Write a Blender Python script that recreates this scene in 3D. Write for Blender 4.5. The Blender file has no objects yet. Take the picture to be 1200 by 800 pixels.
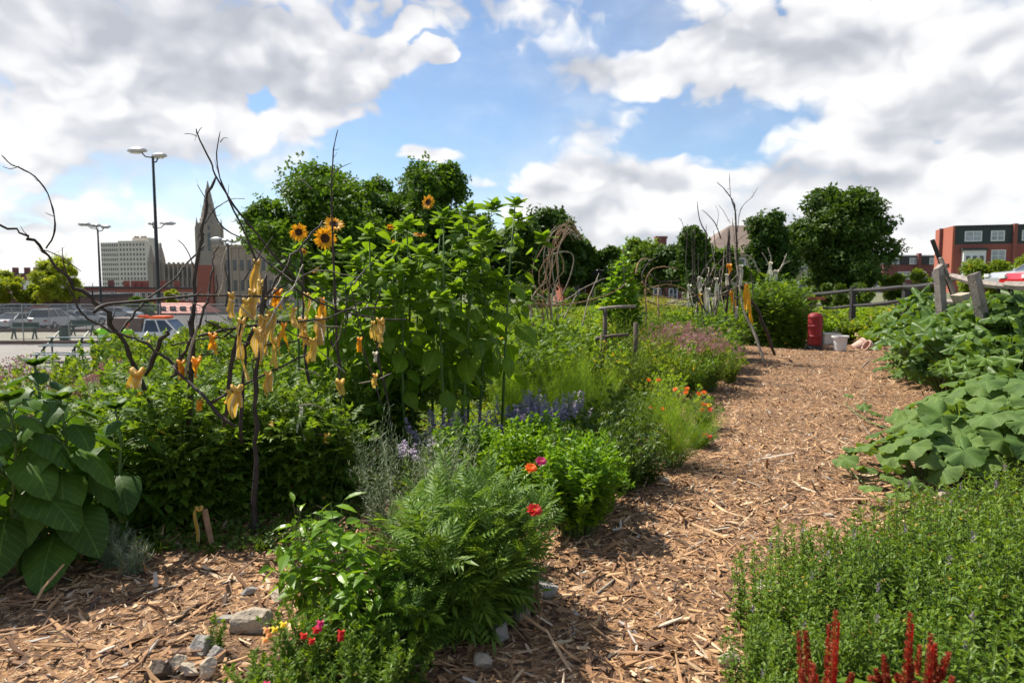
import bpy, math, random
import numpy as np
from mathutils import Vector, Matrix
R = math.radians
sc = bpy.context.scene
col = sc.collection
# ------------------------------------------------------------------ camera
PITCH = R(-4.65)
EYE = 1.6
cam = bpy.data.cameras.new('camera'); camo = bpy.data.objects.new('camera', cam); col.objects.link(camo)
camo.location = (0, 0, EYE); camo.rotation_euler = (R(90) + PITCH, 0, 0)
cam.sensor_width = 36; cam.lens = 24; cam.clip_end = 6000; cam.clip_start = 0.05
cam.dof.use_dof = True; cam.dof.focus_distance = 4.6; cam.dof.aperture_fstop = 3.5
sc.camera = camo
# ------------------------------------------------------------------ sun, sky, exposure
SUN_AZ, SUN_EL = R(-52), R(55)          # azimuth from +Y (view direction), negative = left
SUN_STRENGTH, SKY_STRENGTH, EXPOSURE = 5.0, 0.09, 0.72
sl = bpy.data.lights.new('sun', 'SUN'); so = bpy.data.objects.new('sun', sl); col.objects.link(so)
sl.energy = SUN_STRENGTH; sl.angle = R(0.53); sl.color = (1, .94, .83)
sdir = Vector((math.sin(SUN_AZ)*math.cos(SUN_EL), math.cos(SUN_AZ)*math.cos(SUN_EL), math.sin(SUN_EL)))
so.rotation_euler = sdir.to_track_quat('Z', 'Y').to_euler()
sc.view_settings.view_transform = 'Standard'; sc.view_settings.look = 'None'
sc.view_settings.exposure = EXPOSURE; sc.view_settings.gamma = 1
sc.render.engine = 'CYCLES'
sc.cycles.max_bounces = 8; sc.cycles.diffuse_bounces = 5; sc.cycles.glossy_bounces = 2
sc.cycles.transmission_bounces = 6; sc.cycles.transparent_max_bounces = 8
sc.render.resolution_x = 1024; sc.render.resolution_y = 682

def pix_dir(px, py):
    cx, cy = (px-600)/800, (400-py)/800
    c, s = math.cos(PITCH), math.sin(PITCH)
    return Vector((cx, c - cy*s, s + cy*c))
def at(px, py, Y):
    d = pix_dir(px, py); return Vector((d.x*Y/d.y, Y, EYE + d.z*Y/d.y))
def azel(px, py):
    d = pix_dir(px, py).normalized(); return math.atan2(d.x, d.y), math.asin(d.z)

class NT:
    def __init__(s, tree): s.t = tree; s.n = tree.nodes; s.l = tree.links
    def node(s, typ, **kw):
        n = s.n.new(typ)
        for k, v in kw.items(): setattr(n, k, v)
        return n
    def put(s, sock, v):
        if hasattr(v, 'links'): s.l.new(v, sock)
        elif v is not None: sock.default_value = v
    def m(s, op, a, b=None, c=None, clamp=False):
        n = s.n.new('ShaderNodeMath'); n.operation = op; n.use_clamp = clamp
        s.put(n.inputs[0], a); s.put(n.inputs[1], b); s.put(n.inputs[2], c); return n.outputs[0]
    def v(s, op, a, b=None, out=0):
        n = s.n.new('ShaderNodeVectorMath'); n.operation = op
        s.put(n.inputs[0], a); s.put(n.inputs[1], b); return n.outputs[out]
    def mix(s, f, a, b, blend='MIX'):
        n = s.n.new('ShaderNodeMix'); n.data_type = 'RGBA'; n.blend_type = blend
        s.put(n.inputs[0], f); s.put(n.inputs[6], a); s.put(n.inputs[7], b); return n.outputs[2]
    def rng(s, x, a, b, c=0., d=1., smooth=False):
        n = s.n.new('ShaderNodeMapRange'); n.interpolation_type = 'SMOOTHSTEP' if smooth else 'LINEAR'
        s.put(n.inputs[0], x)
        for i, q in enumerate((a, b, c, d)): s.put(n.inputs[i+1], q)
        return n.outputs[0]
    def noise(s, vec, scale, detail=4., rough=.55, dist=0., color=False):
        n = s.n.new('ShaderNodeTexNoise'); s.put(n.inputs['Vector'], vec)
        n.inputs['Scale'].default_value = scale; n.inputs['Detail'].default_value = detail
        n.inputs['Roughness'].default_value = rough; n.inputs['Distortion'].default_value = dist
        return n.outputs[1 if color else 0]
    def ramp(s, f, stops):
        n = s.n.new('ShaderNodeValToRGB'); s.put(n.inputs[0], f); e = n.color_ramp.elements
        while len(e) < len(stops): e.new(.5)
        for q, (p, c) in zip(e, stops): q.position = p; q.color = (*c, 1)
        return n.outputs[0]

world = bpy.data.worlds.new('World'); sc.world = world; world.use_nodes = True
W = NT(world.node_tree); W.n.clear()
sky = W.node('ShaderNodeTexSky', sky_type='NISHITA'); sky.sun_disc = False
sky.sun_elevation = SUN_EL; sky.sun_rotation = SUN_AZ; sky.air_density = 1.0; sky.dust_density = 0.15; sky.ozone_density = 3.0
bg1 = W.node('ShaderNodeBackground'); W.l.new(sky.outputs[0], bg1.inputs[0]); bg1.inputs[1].default_value = SKY_STRENGTH
tc = W.node('ShaderNodeTexCoord'); sx = W.node('ShaderNodeSeparateXYZ'); W.l.new(tc.outputs['Generated'], sx.inputs[0])
u = W.m('ARCTAN2', sx.outputs[0], sx.outputs[1]); w_ = W.m('ARCSINE', sx.outputs[2])
cb = W.node('ShaderNodeCombineXYZ'); W.put(cb.inputs[0], u); W.put(cb.inputs[1], w_)
uv = cb.outputs[0]
warp = W.noise(uv, 9., 3., .6, color=True)
wv = W.v('MULTIPLY', W.v('SUBTRACT', warp, (.5, .5, .5)), (.035, .03, 0))
p0 = W.v('ADD', uv, wv)
# (pixel x, pixel y, half width, half height, weight): where cloud banks and blue gaps lie in the sky
BL = [(110, 40, 300, 60, .34), (60, 150, 120, 40, .22), (200, 120, 120, 40, .2), (375, 105, 88, 50, .46), (270, 160, 80, 26, .25), (60, 250, 150, 40, .2), (240, 290, 120, 34, .16), (150, 195, 90, 16, -.12), (200, 60, 220, 60, .16), (120, 130, 120, 60, .16),
      (560, 120, 95, 78, -.55), (640, 150, 60, 60, -.35), (530, 12, 120, 26, .34), (770, 175, 120, 36, -.5), (880, 150, 60, 26, -.28), (235, 215, 50, 26, -.3), (440, 175, 50, 40, -.35), (310, 112, 16, 20, -.45), (130, 285, 50, 12, -.12), (270, 240, 50, 14, -.15),
      (640, 50, 40, 18, .15), (715, 48, 60, 14, -.35), (860, 70, 240, 44, .42), (690, 85, 55, 22, .3), (1100, 60, 250, 90, .42), (682, 168, 46, 34, .8), (690, 210, 95, 34, .7), (785, 205, 50, 28, .75), (690, 260, 120, 36, .35),
      (900, 215, 50, 22, .3), (1080, 190, 190, 66, .36), (850, 262, 120, 30, .32), (1000, 280, 240, 36, .32), (460, 66, 22, 14, 1.0), (519, 60, 16, 12, 1.0), (505, 181, 42, 12, .85), (492, 104, 30, 10, .4), (560, 215, 20, 12, .3), (1150, 120, 120, 60, .2), (60, 330, 300, 50, .5), (330, 235, 120, 50, .14), (40, 130, 120, 80, .1), (120, 20, 200, 30, .15), (640, 310, 300, 30, .25), (1110, 165, 40, 12, -.2), (950, 240, 60, 12, -.15)]
def dens(p, n):
    D = n
    for (bx, by, a, b, wt) in BL:
        az, el = azel(bx, by); a2 = a/800*math.cos(math.atan((bx-600)/800))**2 + .004; b2 = b/800
        d = W.v('MULTIPLY', W.v('SUBTRACT', p, (az, el, 0)), (1/a2, 1/b2, 0))
        q = W.v('DOT_PRODUCT', d, d, out=1)
        D = W.m('MULTIPLY_ADD', W.m('POWER', .3679, q), wt, D)
    return D
sc3 = W.v('MULTIPLY', p0, (1., 1.7, 1.))
n1 = W.noise(sc3, 5., 9., .60)
vb = W.node('ShaderNodeTexVoronoi', feature='F1'); W.put(vb.inputs['Vector'], W.v('ADD', sc3, W.v('MULTIPLY', W.v('SUBTRACT', warp, (.5, .5, .5)), (.12, .12, 0)))); vb.inputs['Scale'].default_value = 16.; vb.inputs['Detail'].default_value = 1.; vb.inputs['Roughness'].default_value = .55
puff = W.m('SUBTRACT', .42, vb.outputs['Distance'])
n1s = W.noise(sc3, 5., 3., .5)
n1b = W.noise(W.v('ADD', sc3, (-.015, .045, 0)), 5., 3., .5)
n2 = W.noise(W.v('ADD', sc3, (7.3, 2.1, 0)), 2.4, 3., .5)
D = dens(p0, W.m('ADD', W.m('MULTIPLY', puff, .5), W.m('MULTIPLY_ADD', W.m('SUBTRACT', n1, .5), 1.2, .585)))
soft = W.rng(W.noise(W.v('ADD', sc3, (3., 9., 0)), 3., 2.), .40, .6, .10, .34)
mask = W.rng(D, W.m('SUBTRACT', .55, soft), W.m('ADD', .53, soft), smooth=True)
veil = W.m('MULTIPLY', W.rng(W.noise(W.v('ADD', sc3, (1., 5., 0)), 2.2, 6., .6), .42, .72, smooth=True), .42)
mask = W.m('MAXIMUM', mask, veil)
thick = W.rng(D, .6, 1.05, smooth=True)
lit = W.m('MULTIPLY_ADD', W.m('SUBTRACT', n1s, n1b), 3.6, .82, clamp=False)
lit = W.m('MULTIPLY_ADD', W.m('SUBTRACT', n2, .5), -1.3, lit)
lit = W.m('SUBTRACT', W.m('MULTIPLY_ADD', puff, .55, lit), W.m('MULTIPLY', thick, .13))
hz = W.rng(w_, 0., .22, .10, 0.)
ccol = W.ramp(W.m('ADD', lit, hz), [(0, (.47, .49, .54)), (.35, (.62, .63, .67)), (.65, (.82, .82, .83)), (1, (1., .99, .97))])
bg2 = W.node('ShaderNodeBackground'); W.l.new(ccol, bg2.inputs[0])
CLOUD = 0.71
W.put(bg2.inputs[1], CLOUD)
up = W.rng(w_, -.05, 0.0)
ms = W.node('ShaderNodeMixShader'); W.put(ms.inputs[0], W.m('MULTIPLY', mask, W.m('MULTIPLY', up, .97)))
W.l.new(bg1.outputs[0], ms.inputs[1]); W.l.new(bg2.outputs[0], ms.inputs[2])
wo = W.node('ShaderNodeOutputWorld'); W.l.new(ms.outputs[0], wo.inputs[0])
world.cycles.sampling_method = 'MANUAL'; world.cycles.sample_map_resolution = 512

# ------------------------------------------------------------------ terrain height
def sm(t): t = np.clip(t, 0, 1); return t*t*(3-2*t)
def H(x, y):
    x = np.asarray(x, float); y = np.asarray(y, float)
    h = -2.2*sm((-x-6.2)/6.5)
    h = h - 3.0*sm((y-70)/110)*sm((-x-5)/30)
    h = h + .5*sm((x-(.57*y+.1))/2.2)*sm((y-4.5)/3)*(1-.0*y)
    h = h + .018*np.sin(x*1.7+y*.6)*np.sin(y*1.3-x*.4)*sm((40-y)/20)
    return h
def Hf(x, y): return float(H(x, y))
def gp(px, py):
    d = pix_dir(px, py); t = EYE/-d.z
    for _ in range(12):
        z = Hf(d.x*t, d.y*t); t = (EYE-z)/-d.z
    return Vector((d.x*t, d.y*t, Hf(d.x*t, d.y*t)))
def onY(px, Y, dz=0.):
    x = (px-600)/800*Y*(1/ (math.cos(PITCH)))  # near enough for things close to the horizon line
    return Vector((x, Y, Hf(x, Y)+dz))

# ------------------------------------------------------------------ mesh helpers
class MB:
    def __init__(s): s.V = []; s.F = []; s.U = []; s.n = 0
    def add(s, V, F, uv=None, mi=0):
        V = np.asarray(V, float).reshape(-1, 3); s.V.append(V)
        if isinstance(F, np.ndarray): F = [F]
        for f in F:
            f = np.asarray(f, dtype=np.int64)
            if f.ndim == 1: f = f[None]
            if f.size: s.F.append((f + s.n, mi))
        s.U.append(np.zeros((len(V), 2)) if uv is None else np.asarray(uv, float).reshape(-1, 2))
        s.n += len(V); return s
    def faces(s, V, polys, mi=0):
        return s.add(V, [np.array(p) for p in polys], None, mi)
    def box(s, c, size, rz=0., mi=0, rot=None, taper=1.):
        hx, hy, hz = [q/2 for q in size]
        V = np.array([(-hx, -hy, -hz), (hx, -hy, -hz), (hx, hy, -hz), (-hx, hy, -hz), (-hx*taper, -hy*taper, hz), (hx*taper, -hy*taper, hz), (hx*taper, hy*taper, hz), (-hx*taper, hy*taper, hz)])
        M = np.array((rot or Matrix.Rotation(rz, 3, 'Z')))
        F = np.array([(0, 3, 2, 1), (4, 5, 6, 7), (0, 1, 5, 4), (1, 2, 6, 5), (2, 3, 7, 6), (3, 0, 4, 7)])
        return s.add(V @ M.T + np.array(c), [F], None, mi)
    def beam(s, a, b, w, t, mi=0):
        a = Vector(a); b = Vector(b); d = b-a
        q = d.to_track_quat('X', 'Z').to_matrix()
        return s.box((a+b)/2, (d.length, w, t), rot=q, mi=mi)
    def tube(s, P, Rr, sides=6, mi=0, cap=True):
        P = np.asarray(P, float); k = len(P); Rr = np.broadcast_to(np.asarray(Rr, float), (k,))
        T = np.gradient(P, axis=0); T /= np.linalg.norm(T, axis=1)[:, None]+1e-9
        ref = np.array((0, 0, 1.)) if abs(T[0][2]) < .9 else np.array((1., 0, 0))
        N = np.cross(T, ref); N /= np.linalg.norm(N, axis=1)[:, None]+1e-9
        for i in range(1, k):
            v = N[i-1]-T[i]*np.dot(N[i-1], T[i]); N[i] = v/(np.linalg.norm(v)+1e-9)
        B = np.cross(T, N); a = np.linspace(0, 2*math.pi, sides, endpoint=False)
        V = P[:, None]+Rr[:, None, None]*(np.cos(a)[None, :, None]*N[:, None]+np.sin(a)[None, :, None]*B[:, None])
        i = np.arange(k-1)[:, None]*sides; j = np.arange(sides)[None]; j2 = (j+1) % sides
        F = np.stack([i+j, i+j2, i+sides+j2, i+sides+j], -1).reshape(-1, 4)
        uv = np.stack(np.broadcast_arrays(j/sides, np.arange(k)[:, None]*1.), -1)
        fs = [F]
        if cap: fs += [np.arange(sides)[::-1][None], (np.arange(sides)+(k-1)*sides)[None]]
        return s.add(V.reshape(-1, 3), fs, uv.reshape(-1, 2), mi)
    def tubes(s, P, Rr, sides=3, mi=0):           # P (m,k,3), R (m,k): many thin stems at once
        m, k, _ = P.shape
        T = np.gradient(P, axis=1); T /= np.linalg.norm(T, axis=2)[..., None]+1e-9
        ref = np.array((.31, .9, .05)); N = np.cross(T, ref); N /= np.linalg.norm(N, axis=2)[..., None]+1e-9
        B = np.cross(T, N); a = np.linspace(0, 2*math.pi, sides, endpoint=False)
        V = P[:, :, None]+Rr[:, :, None, None]*(np.cos(a)[:, None]*N[:, :, None]+np.sin(a)[:, None]*B[:, :, None])
        o = (np.arange(m)*k*sides)[:, None, None]; i = (np.arange(k-1)*sides)[None, :, None]; j = np.arange(sides)[None, None]; j2 = (j+1) % sides
        F = np.stack([o+i+j, o+i+j2, o+i+sides+j2, o+i+sides+j], -1).reshape(-1, 4)
        return s.add(V.reshape(-1, 3), [F], None, mi)
    def lathe(s, c, prof, sides=16, mi=0, rot=None):   # prof: (r, z)
        a = np.linspace(0, 2*math.pi, sides, endpoint=False); pr = np.array(prof, float); k = len(pr)
        V = np.stack([pr[:, None, 0]*np.cos(a), pr[:, None, 0]*np.sin(a), np.broadcast_to(pr[:, None, 1], (k, sides))], -1).reshape(-1, 3)
        if rot is not None: V = V @ np.array(rot).T
        i = np.arange(k-1)[:, None]*sides; j = np.arange(sides)[None]; j2 = (j+1) % sides
        F = np.stack([i+j, i+j2, i+sides+j2, i+sides+j], -1).reshape(-1, 4)
        fs = [F, np.arange(sides)[::-1][None], (np.arange(sides)+(k-1)*sides)[None]]
        return s.add(V+np.array(c), fs, None, mi)
    def leaves(s, T, pos, d, nrm, size, mi=0):
        TV, TF, TU = T
        pos = np.asarray(pos, float); d = np.asarray(d, float); nrm = np.asarray(nrm, float)
        d = d/(np.linalg.norm(d, axis=1)[:, None]+1e-9)
        sd = np.cross(d, nrm); sd /= np.linalg.norm(sd, axis=1)[:, None]+1e-9
        nn = np.cross(sd, d); size = np.broadcast_to(np.asarray(size, float), (len(pos),))
        V = pos[:, None]+size[:, None, None]*(TV[None, :, 0:1]*sd[:, None]+TV[None, :, 1:2]*d[:, None]+TV[None, :, 2:3]*nn[:, None])
        n, k = len(pos), len(TV)
        fs = [(f[None]+(np.arange(n)*k)[:, None, None]).reshape(-1, f.shape[1]) for f in TF]
        return s.add(V.reshape(-1, 3), fs, np.tile(TU, (n, 1)), mi)
    def prism(s, poly, y0, y1, mi=0, M=None):      # polygon in x,z extruded along y
        n = len(poly); V = np.array([(x, y0, z) for x, z in poly]+[(x, y1, z) for x, z in poly], float)
        if M is not None: V = np.array([M @ Vector(v) for v in V])
        F = np.array([(i, (i+1) % n, (i+1) % n+n, i+n) for i in range(n)])
        return s.add(V, [F, np.arange(n)[::-1][None], (np.arange(n)+n)[None]], None, mi)
    def build(s, name, mats, parent=None, smooth=False, loc=None, rz=None):
        me = bpy.data.meshes.new(name)
        V = np.concatenate(s.V) if s.V else np.zeros((0, 3)); me.vertices.add(len(V)); me.vertices.foreach_set('co', V.astype(np.float32).ravel())
        lv = np.concatenate([f.ravel() for f, _ in s.F]); cnt = np.concatenate([np.full(len(f), f.shape[1]) for f, _ in s.F])
        mi = np.concatenate([np.full(len(f), m) for f, m in s.F])
        me.loops.add(len(lv)); me.loops.foreach_set('vertex_index', lv.astype(np.int32))
        me.polygons.add(len(cnt)); st = np.concatenate([[0], np.cumsum(cnt)[:-1]])
        me.polygons.foreach_set('loop_start', st.astype(np.int32)); me.polygons.foreach_set('loop_total', cnt.astype(np.int32))
        me.polygons.foreach_set('material_index', mi.astype(np.int32))
        me.polygons.foreach_set('use_smooth', np.full(len(cnt), bool(smooth)))
        U = np.concatenate(s.U); ul = me.uv_layers.new(name='UVMap'); ul.data.foreach_set('uv', U[lv].astype(np.float32).ravel())
        me.update(calc_edges=True)
        for m in (mats if isinstance(mats, (list, tuple)) else [mats]): me.materials.append(m)
        o = bpy.data.objects.new(name, me); col.objects.link(o)
        if parent is not None: o.parent = parent
        if loc is not None: o.location = loc
        if rz is not None: o.rotation_euler.z = rz
        return o
def tag(o, label=None, cat=None, group=None, kind=None):
    if label: o['label'] = label
    if cat: o['category'] = cat
    if group: o['group'] = group
    if kind: o['kind'] = kind
    return o
def thing(name, label, cat, loc=(0, 0, 0), rz=0., group=None):
    o = bpy.data.objects.new(name, None); col.objects.link(o); o.empty_display_size = .1
    o.location = loc; o.rotation_euler = (0, 0, rz); return tag(o, label, cat, group)
def dup(o, loc=None, rz=None, label=None, s=None, parent=None):
    c = o.copy(); col.objects.link(c)
    if parent is not None: c.parent = parent
    if loc is not None: c.location = loc
    if rz is not None: c.rotation_euler.z = rz
    if s is not None: c.scale = (s, s, s) if np.isscalar(s) else s
    if label: c['label'] = label
    for ch in list(o.children): dup(ch, parent=c)
    return c

# ------------------------------------------------------------------ materials
def newmat(name):
    m = bpy.data.materials.new(name); m.use_nodes = True; t = NT(m.node_tree)
    return m, t, t.n['Principled BSDF'], t.n['Material Output']
def plain(name, c, rough=.6, metal=0., var=.12, scale=6., bump=0., spec=.4):
    m, t, b, o = newmat(name); tc = t.node('ShaderNodeTexCoord')
    n = t.noise(tc.outputs['Object'], scale, 5., .6)
    c2 = t.mix(t.rng(n, .3, .7), (*[q*(1-var) for q in c], 1), (*[min(1, q*(1+var)) for q in c], 1))
    t.put(b.inputs['Base Color'], c2); b.inputs['Roughness'].default_value = rough; b.inputs['Metallic'].default_value = metal
    b.inputs['Specular IOR Level'].default_value = spec
    if bump:
        bp = t.node('ShaderNodeBump'); bp.inputs['Strength'].default_value = bump; bp.inputs['Distance'].default_value = .02
        t.put(bp.inputs['Height'], t.noise(tc.outputs['Object'], scale*6, 4.)); t.put(b.inputs['Normal'], bp.outputs[0])
    return m
def leafmat(name, a, b_, trans=.35, rough=.42, vein=0, spec=.35, tcol=None, yellow=0.0):
    if a[1] > a[0]*1.15: a = (a[0]*1.45, a[1]*1.18, a[2]*.74); b_ = (b_[0]*1.45, b_[1]*1.18, b_[2]*.74); spec *= .7; rough += .06; trans *= 1.15
    m, t, b, o = newmat(name); g = t.node('ShaderNodeNewGeometry'); oi = t.node('ShaderNodeObjectInfo')
    r = g.outputs['Random Per Island']
    c = t.mix(r, (*a, 1), (*b_, 1))
    if yellow:
        c = t.mix(t.m('GREATER_THAN', t.m('FRACT', t.m('MULTIPLY', r, 37.3)), 1-yellow), c, (.42, .30, .05, 1))
    if vein:
        uvn = t.node('ShaderNodeUVMap'); s_ = t.node('ShaderNodeSeparateXYZ'); t.l.new(uvn.outputs[0], s_.inputs[0])
        au = t.m('ABSOLUTE', s_.outputs[0]); v_ = s_.outputs[1]
        if vein == 1:
            f = t.m('FRACT', t.m('MULTIPLY', t.m('SUBTRACT', v_, t.m('MULTIPLY', au, .75)), 6.5))
            l1 = t.m('LESS_THAN', t.m('ABSOLUTE', t.m('SUBTRACT', f, .5)), .035)
            l2 = t.m('LESS_THAN', au, .012)
        else:
            th = t.m('ARCTAN2', s_.outputs[0], v_)
            f = t.m('ABSOLUTE', t.m('SUBTRACT', t.m('FRACT', t.m('MULTIPLY_ADD', th, 7/(2*math.pi), .5)), .5))
            rad = t.m('SQRT', t.m('ADD', t.m('MULTIPLY', au, au), t.m('MULTIPLY', v_, v_)))
            l1 = t.m('LESS_THAN', t.m('MULTIPLY', f, rad), .006)
            l2 = t.m('LESS_THAN', t.m('ABSOLUTE', t.m('SUBTRACT', t.m('FRACT', t.m('MULTIPLY', t.m('ADD', rad, t.m('MULTIPLY', f, -.9)), 7.)), .5)), .05)
            l2 = t.m('MULTIPLY', l2, .35)
        ln = t.m('MULTIPLY', t.m('MAXIMUM', l1, l2), .38)
        if vein == 2 and name[0] == 'z':
            mo = t.rng(t.noise(uvn.outputs[0], 11., 3.), .52, .66); c = t.mix(t.m('MULTIPLY', mo, .4), c, (.16, .22, .15, 1))
        c = t.mix(ln, c, (*[min(1, q*2.2+.03) for q in b_], 1))
    tcn = t.node('ShaderNodeTexCoord'); n = t.noise(tcn.outputs['Object'], 14., 3.)
    c = t.mix(1., c, t.mix(t.rng(n, .3, .7), (.78, .80, .8, 1), (1.15, 1.12, 1.0, 1)), 'MULTIPLY')
    c = t.mix(1., c, t.mix(oi.outputs['Random'], (.86, .9, .9, 1), (1.12, 1.08, 1.0, 1)), 'MULTIPLY')
    t.put(b.inputs['Base Color'], c); b.inputs['Roughness'].default_value = rough; b.inputs['Specular IOR Level'].default_value = spec
    tr = t.node('ShaderNodeBsdfTranslucent'); tc_ = tcol or (1.5, 1.35, .5)
    t.put(tr.inputs[0], t.mix(1., c, (*[q*1.2 for q in tc_], 1), 'MULTIPLY'))
    ms = t.node('ShaderNodeMixShader'); ms.inputs[0].default_value = trans
    t.l.new(b.outputs[0], ms.inputs[1]); t.l.new(tr.outputs[0], ms.inputs[2]); t.l.new(ms.outputs[0], o.inputs[0])
    return m
G = {}
G['sunleaf'] = leafmat('sunflower leaf', (.055, .135, .018), (.11, .22, .03), .46, .5, vein=1)
G['bigleaf'] = leafmat('large sunflower leaf', (.028, .08, .018), (.048, .125, .024), .3, .45, vein=1)
G['tomato'] = leafmat('tomato leaf', (.055, .135, .025), (.115, .22, .045), .38, .4, yellow=.004)
G['weed'] = leafmat('weed leaf', (.085, .17, .03), (.15, .25, .05), .35, .5, yellow=.02)
G['basil'] = leafmat('basil leaf', (.085, .21, .02), (.15, .31, .035), .35, .35)
G['mint'] = leafmat('mint leaf', (.056, .135, .024), (.125, .235, .042), .32, .38, yellow=.01)
G['marigold'] = leafmat('marigold leaf', (.05, .13, .028), (.10, .205, .05), .28, .38)
G['pepper'] = leafmat('pepper leaf', (.07, .18, .022), (.13, .28, .03), .36, .28)
G['rosemary'] = leafmat('grey herb leaf', (.22, .25, .17), (.34, .38, .27), .2, .5, tcol=(1.2, 1.2, .9))
G['fennel'] = leafmat('fennel frond', (.08, .19, .018), (.14, .27, .035), .4, .6)
G['squash'] = leafmat('zucchini leaf', (.038, .095, .026), (.075, .165, .042), .34, .33, vein=2)
G['pumpkin'] = leafmat('pumpkin leaf', (.06, .135, .05), (.10, .19, .075), .28, .6, vein=2)
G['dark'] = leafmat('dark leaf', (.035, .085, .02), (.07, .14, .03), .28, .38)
G['lime'] = leafmat('lime leaf', (.11, .23, .025), (.19, .34, .04), .4, .5)
G['gold'] = leafmat('dill yellow head', (.26, .27, .03), (.36, .35, .05), .3, .6)
G['pink'] = leafmat('dusty pink flower', (.30, .15, .17), (.42, .25, .24), .25, .7, tcol=(1.2, 1, 1))
G['purple'] = leafmat('purple floret', (.36, .29, .44), (.50, .42, .60), .25, .6, tcol=(1, 1, 1.3))
G['red'] = leafmat('dark red floret', (.19, .03, .014), (.38, .085, .032), .2, .6, tcol=(1.4, 1, 1))
G['treedark'] = leafmat('dark tree leaf', (.028, .075, .018), (.055, .125, .03), .25, .45)
G['treemid'] = leafmat('maple leaf', (.036, .10, .02), (.072, .165, .032), .3, .45)
G['treelime'] = leafmat('locust leaf', (.13, .22, .03), (.20, .30, .05), .4, .5)
G['stem'] = plain('green stem', (.10, .17, .04), .5, scale=20)
G['stalk'] = plain('brown stalk', (.13, .10, .05), .7, scale=20)
G['purplestem'] = plain('mint stem', (.06, .07, .035), .6, scale=20)
G['bark'] = plain('bark', (.10, .075, .055), .85, scale=9, bump=.6, var=.35)
G['darkstick'] = plain('dark branch bark', (.05, .035, .027), .7, scale=14, bump=.5, var=.45)
G['palestick'] = plain('pale dry branch', (.30, .25, .19), .7, scale=14, bump=.4, var=.3)
G['tanstick'] = plain('tan dry twig', (.30, .17, .09), .7, scale=14, bump=.4, var=.3)
G['cutwood'] = plain('weathered timber', (.26, .22, .19), .8, scale=7, bump=.7, var=.35)
G['blackrail'] = plain('near black rail', (.035, .03, .028), .7, scale=7, bump=.6, var=.3)  # near-black base colour, used for the far rails and other black parts
G['stone'] = plain('garden stone', (.40, .33, .25), .85, scale=7, bump=.7, var=.3)
G['greystone'] = plain('grey stone', (.29, .265, .235), .85, scale=7, bump=.7, var=.3)
def petal(name, c, c2): return leafmat(name, c, c2, .3, .5, tcol=(1.1, 1., .8))
G['sunpetal'] = petal('sunflower petal', (.75, .36, .01), (.85, .50, .02))
G['sundisc'] = plain('sunflower disc', (.09, .035, .012), .9, scale=60, var=.6, bump=.8)
G['mag'] = petal('magenta petal', (.60, .015, .16), (.75, .04, .22))
G['orange'] = petal('orange petal', (.80, .13, .01), (.9, .22, .02))
G['redp'] = petal('red petal', (.55, .012, .012), (.70, .03, .02))
G['peach'] = petal('peach petal', (.80, .38, .10), (.85, .50, .25))
G['yellowp'] = petal('yellow petal', (.80, .62, .03), (.88, .72, .08))
# ------------------------------------------------------------------ leaf shapes (x across, y along, z up), unit length
def T5(w=.22, f=.06, d=.12):
    V = np.array([(0, 0, 0), (-w, .42, f), (0, .5, 0), (w, .42, f), (0, 1, -d)], float)
    return V, [np.array([(0, 2, 1), (0, 3, 2), (1, 2, 4), (2, 3, 4)])], V[:, :2].copy()
def Trows(w=.4, rows=6, droop=.3, fold=.06, p=.6, q=.8, heart=.0, wave=0.):
    V = []; U = []
    for i in range(rows+1):
        t = i/rows; ww = w*max(math.sin(math.pi*t**p), 0)**q + .004
        if i == rows: ww = .004
        for k, x in enumerate((-1, -.5, 0, .5, 1)):
            yy = t - heart*abs(x)**1.5*(1-t)**2
            z = -droop*t*t - fold*abs(x)*-1*ww*2 - .25*ww*x*x*(1 if heart else 0) + wave*math.sin(i*2.1+x*3)*abs(x)
            V.append((x*ww, yy, z)); U.append((x*ww, yy))
    F = [(5*i+k, 5*i+k+1, 5*i+k+6, 5*i+k+5) for i in range(rows) for k in range(4)]
    return np.array(V), [np.array(F)], np.array(U)
def Tlobed(lobes=5, depth=.22, seed=0, cup=.12):
    rs = np.random.RandomState(seed); m = 42; V = [(0, 0, 0)]; th = np.linspace(-math.pi*.93, math.pi*.93, m)
    for ring in (.36, .7, 1.):
        for a in th:
            rr = .62*(1-depth*(.5-.5*math.cos(a*lobes*1.0)) )*(1-.12*(abs(a)/math.pi)**2) * (1+.055*math.sin(a*23+seed)*(ring > .9))
            r = rr*ring; z = cup*ring**2*(.5*math.cos(a*lobes)+.2) - .16*ring**2 + (.025*rs.randn() if ring > .6 else 0)
            V.append((r*math.sin(a), r*math.cos(a), z))
    F3 = [(0, 1+i+1, 1+i) for i in range(m-1)]; F4 = [(1+r_*m+i, 1+r_*m+i+1, 1+r_*m+m+i+1, 1+r_*m+m+i) for r_ in (0, 1) for i in range(m-1)]
    V = np.array(V); return V, [np.array(F3), np.array(F4)], V[:, :2].copy()
def Tjoin(parts):   # parts: (template, base xyz, angle about z, pitch, scale)
    Vs, Us, F = [], [], {}; n = 0
    for T, b, az, pit, s in parts:
        M = np.array(Matrix.Rotation(az, 3, 'Z') @ Matrix.Rotation(pit, 3, 'X'))
        V = (T[0]*s) @ M.T + np.array(b); Vs.append(V); Us.append(T[2])
        for f in T[1]: F.setdefault(f.shape[1], []).append(f+n)
        n += len(V)
    return np.concatenate(Vs), [np.concatenate(v) for v in F.values()], np.concatenate(Us)
Tq = (np.array([(-.5, 0, 0), (.5, 0, 0), (.35, 1, 0), (-.35, 1, 0)], float), [np.array([(0, 1, 2, 3)])], np.zeros((4, 2)))
def Tquad(w): V = Tq[0]*np.array((w, 1, 1)); return V, Tq[1], Tq[2]
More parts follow.
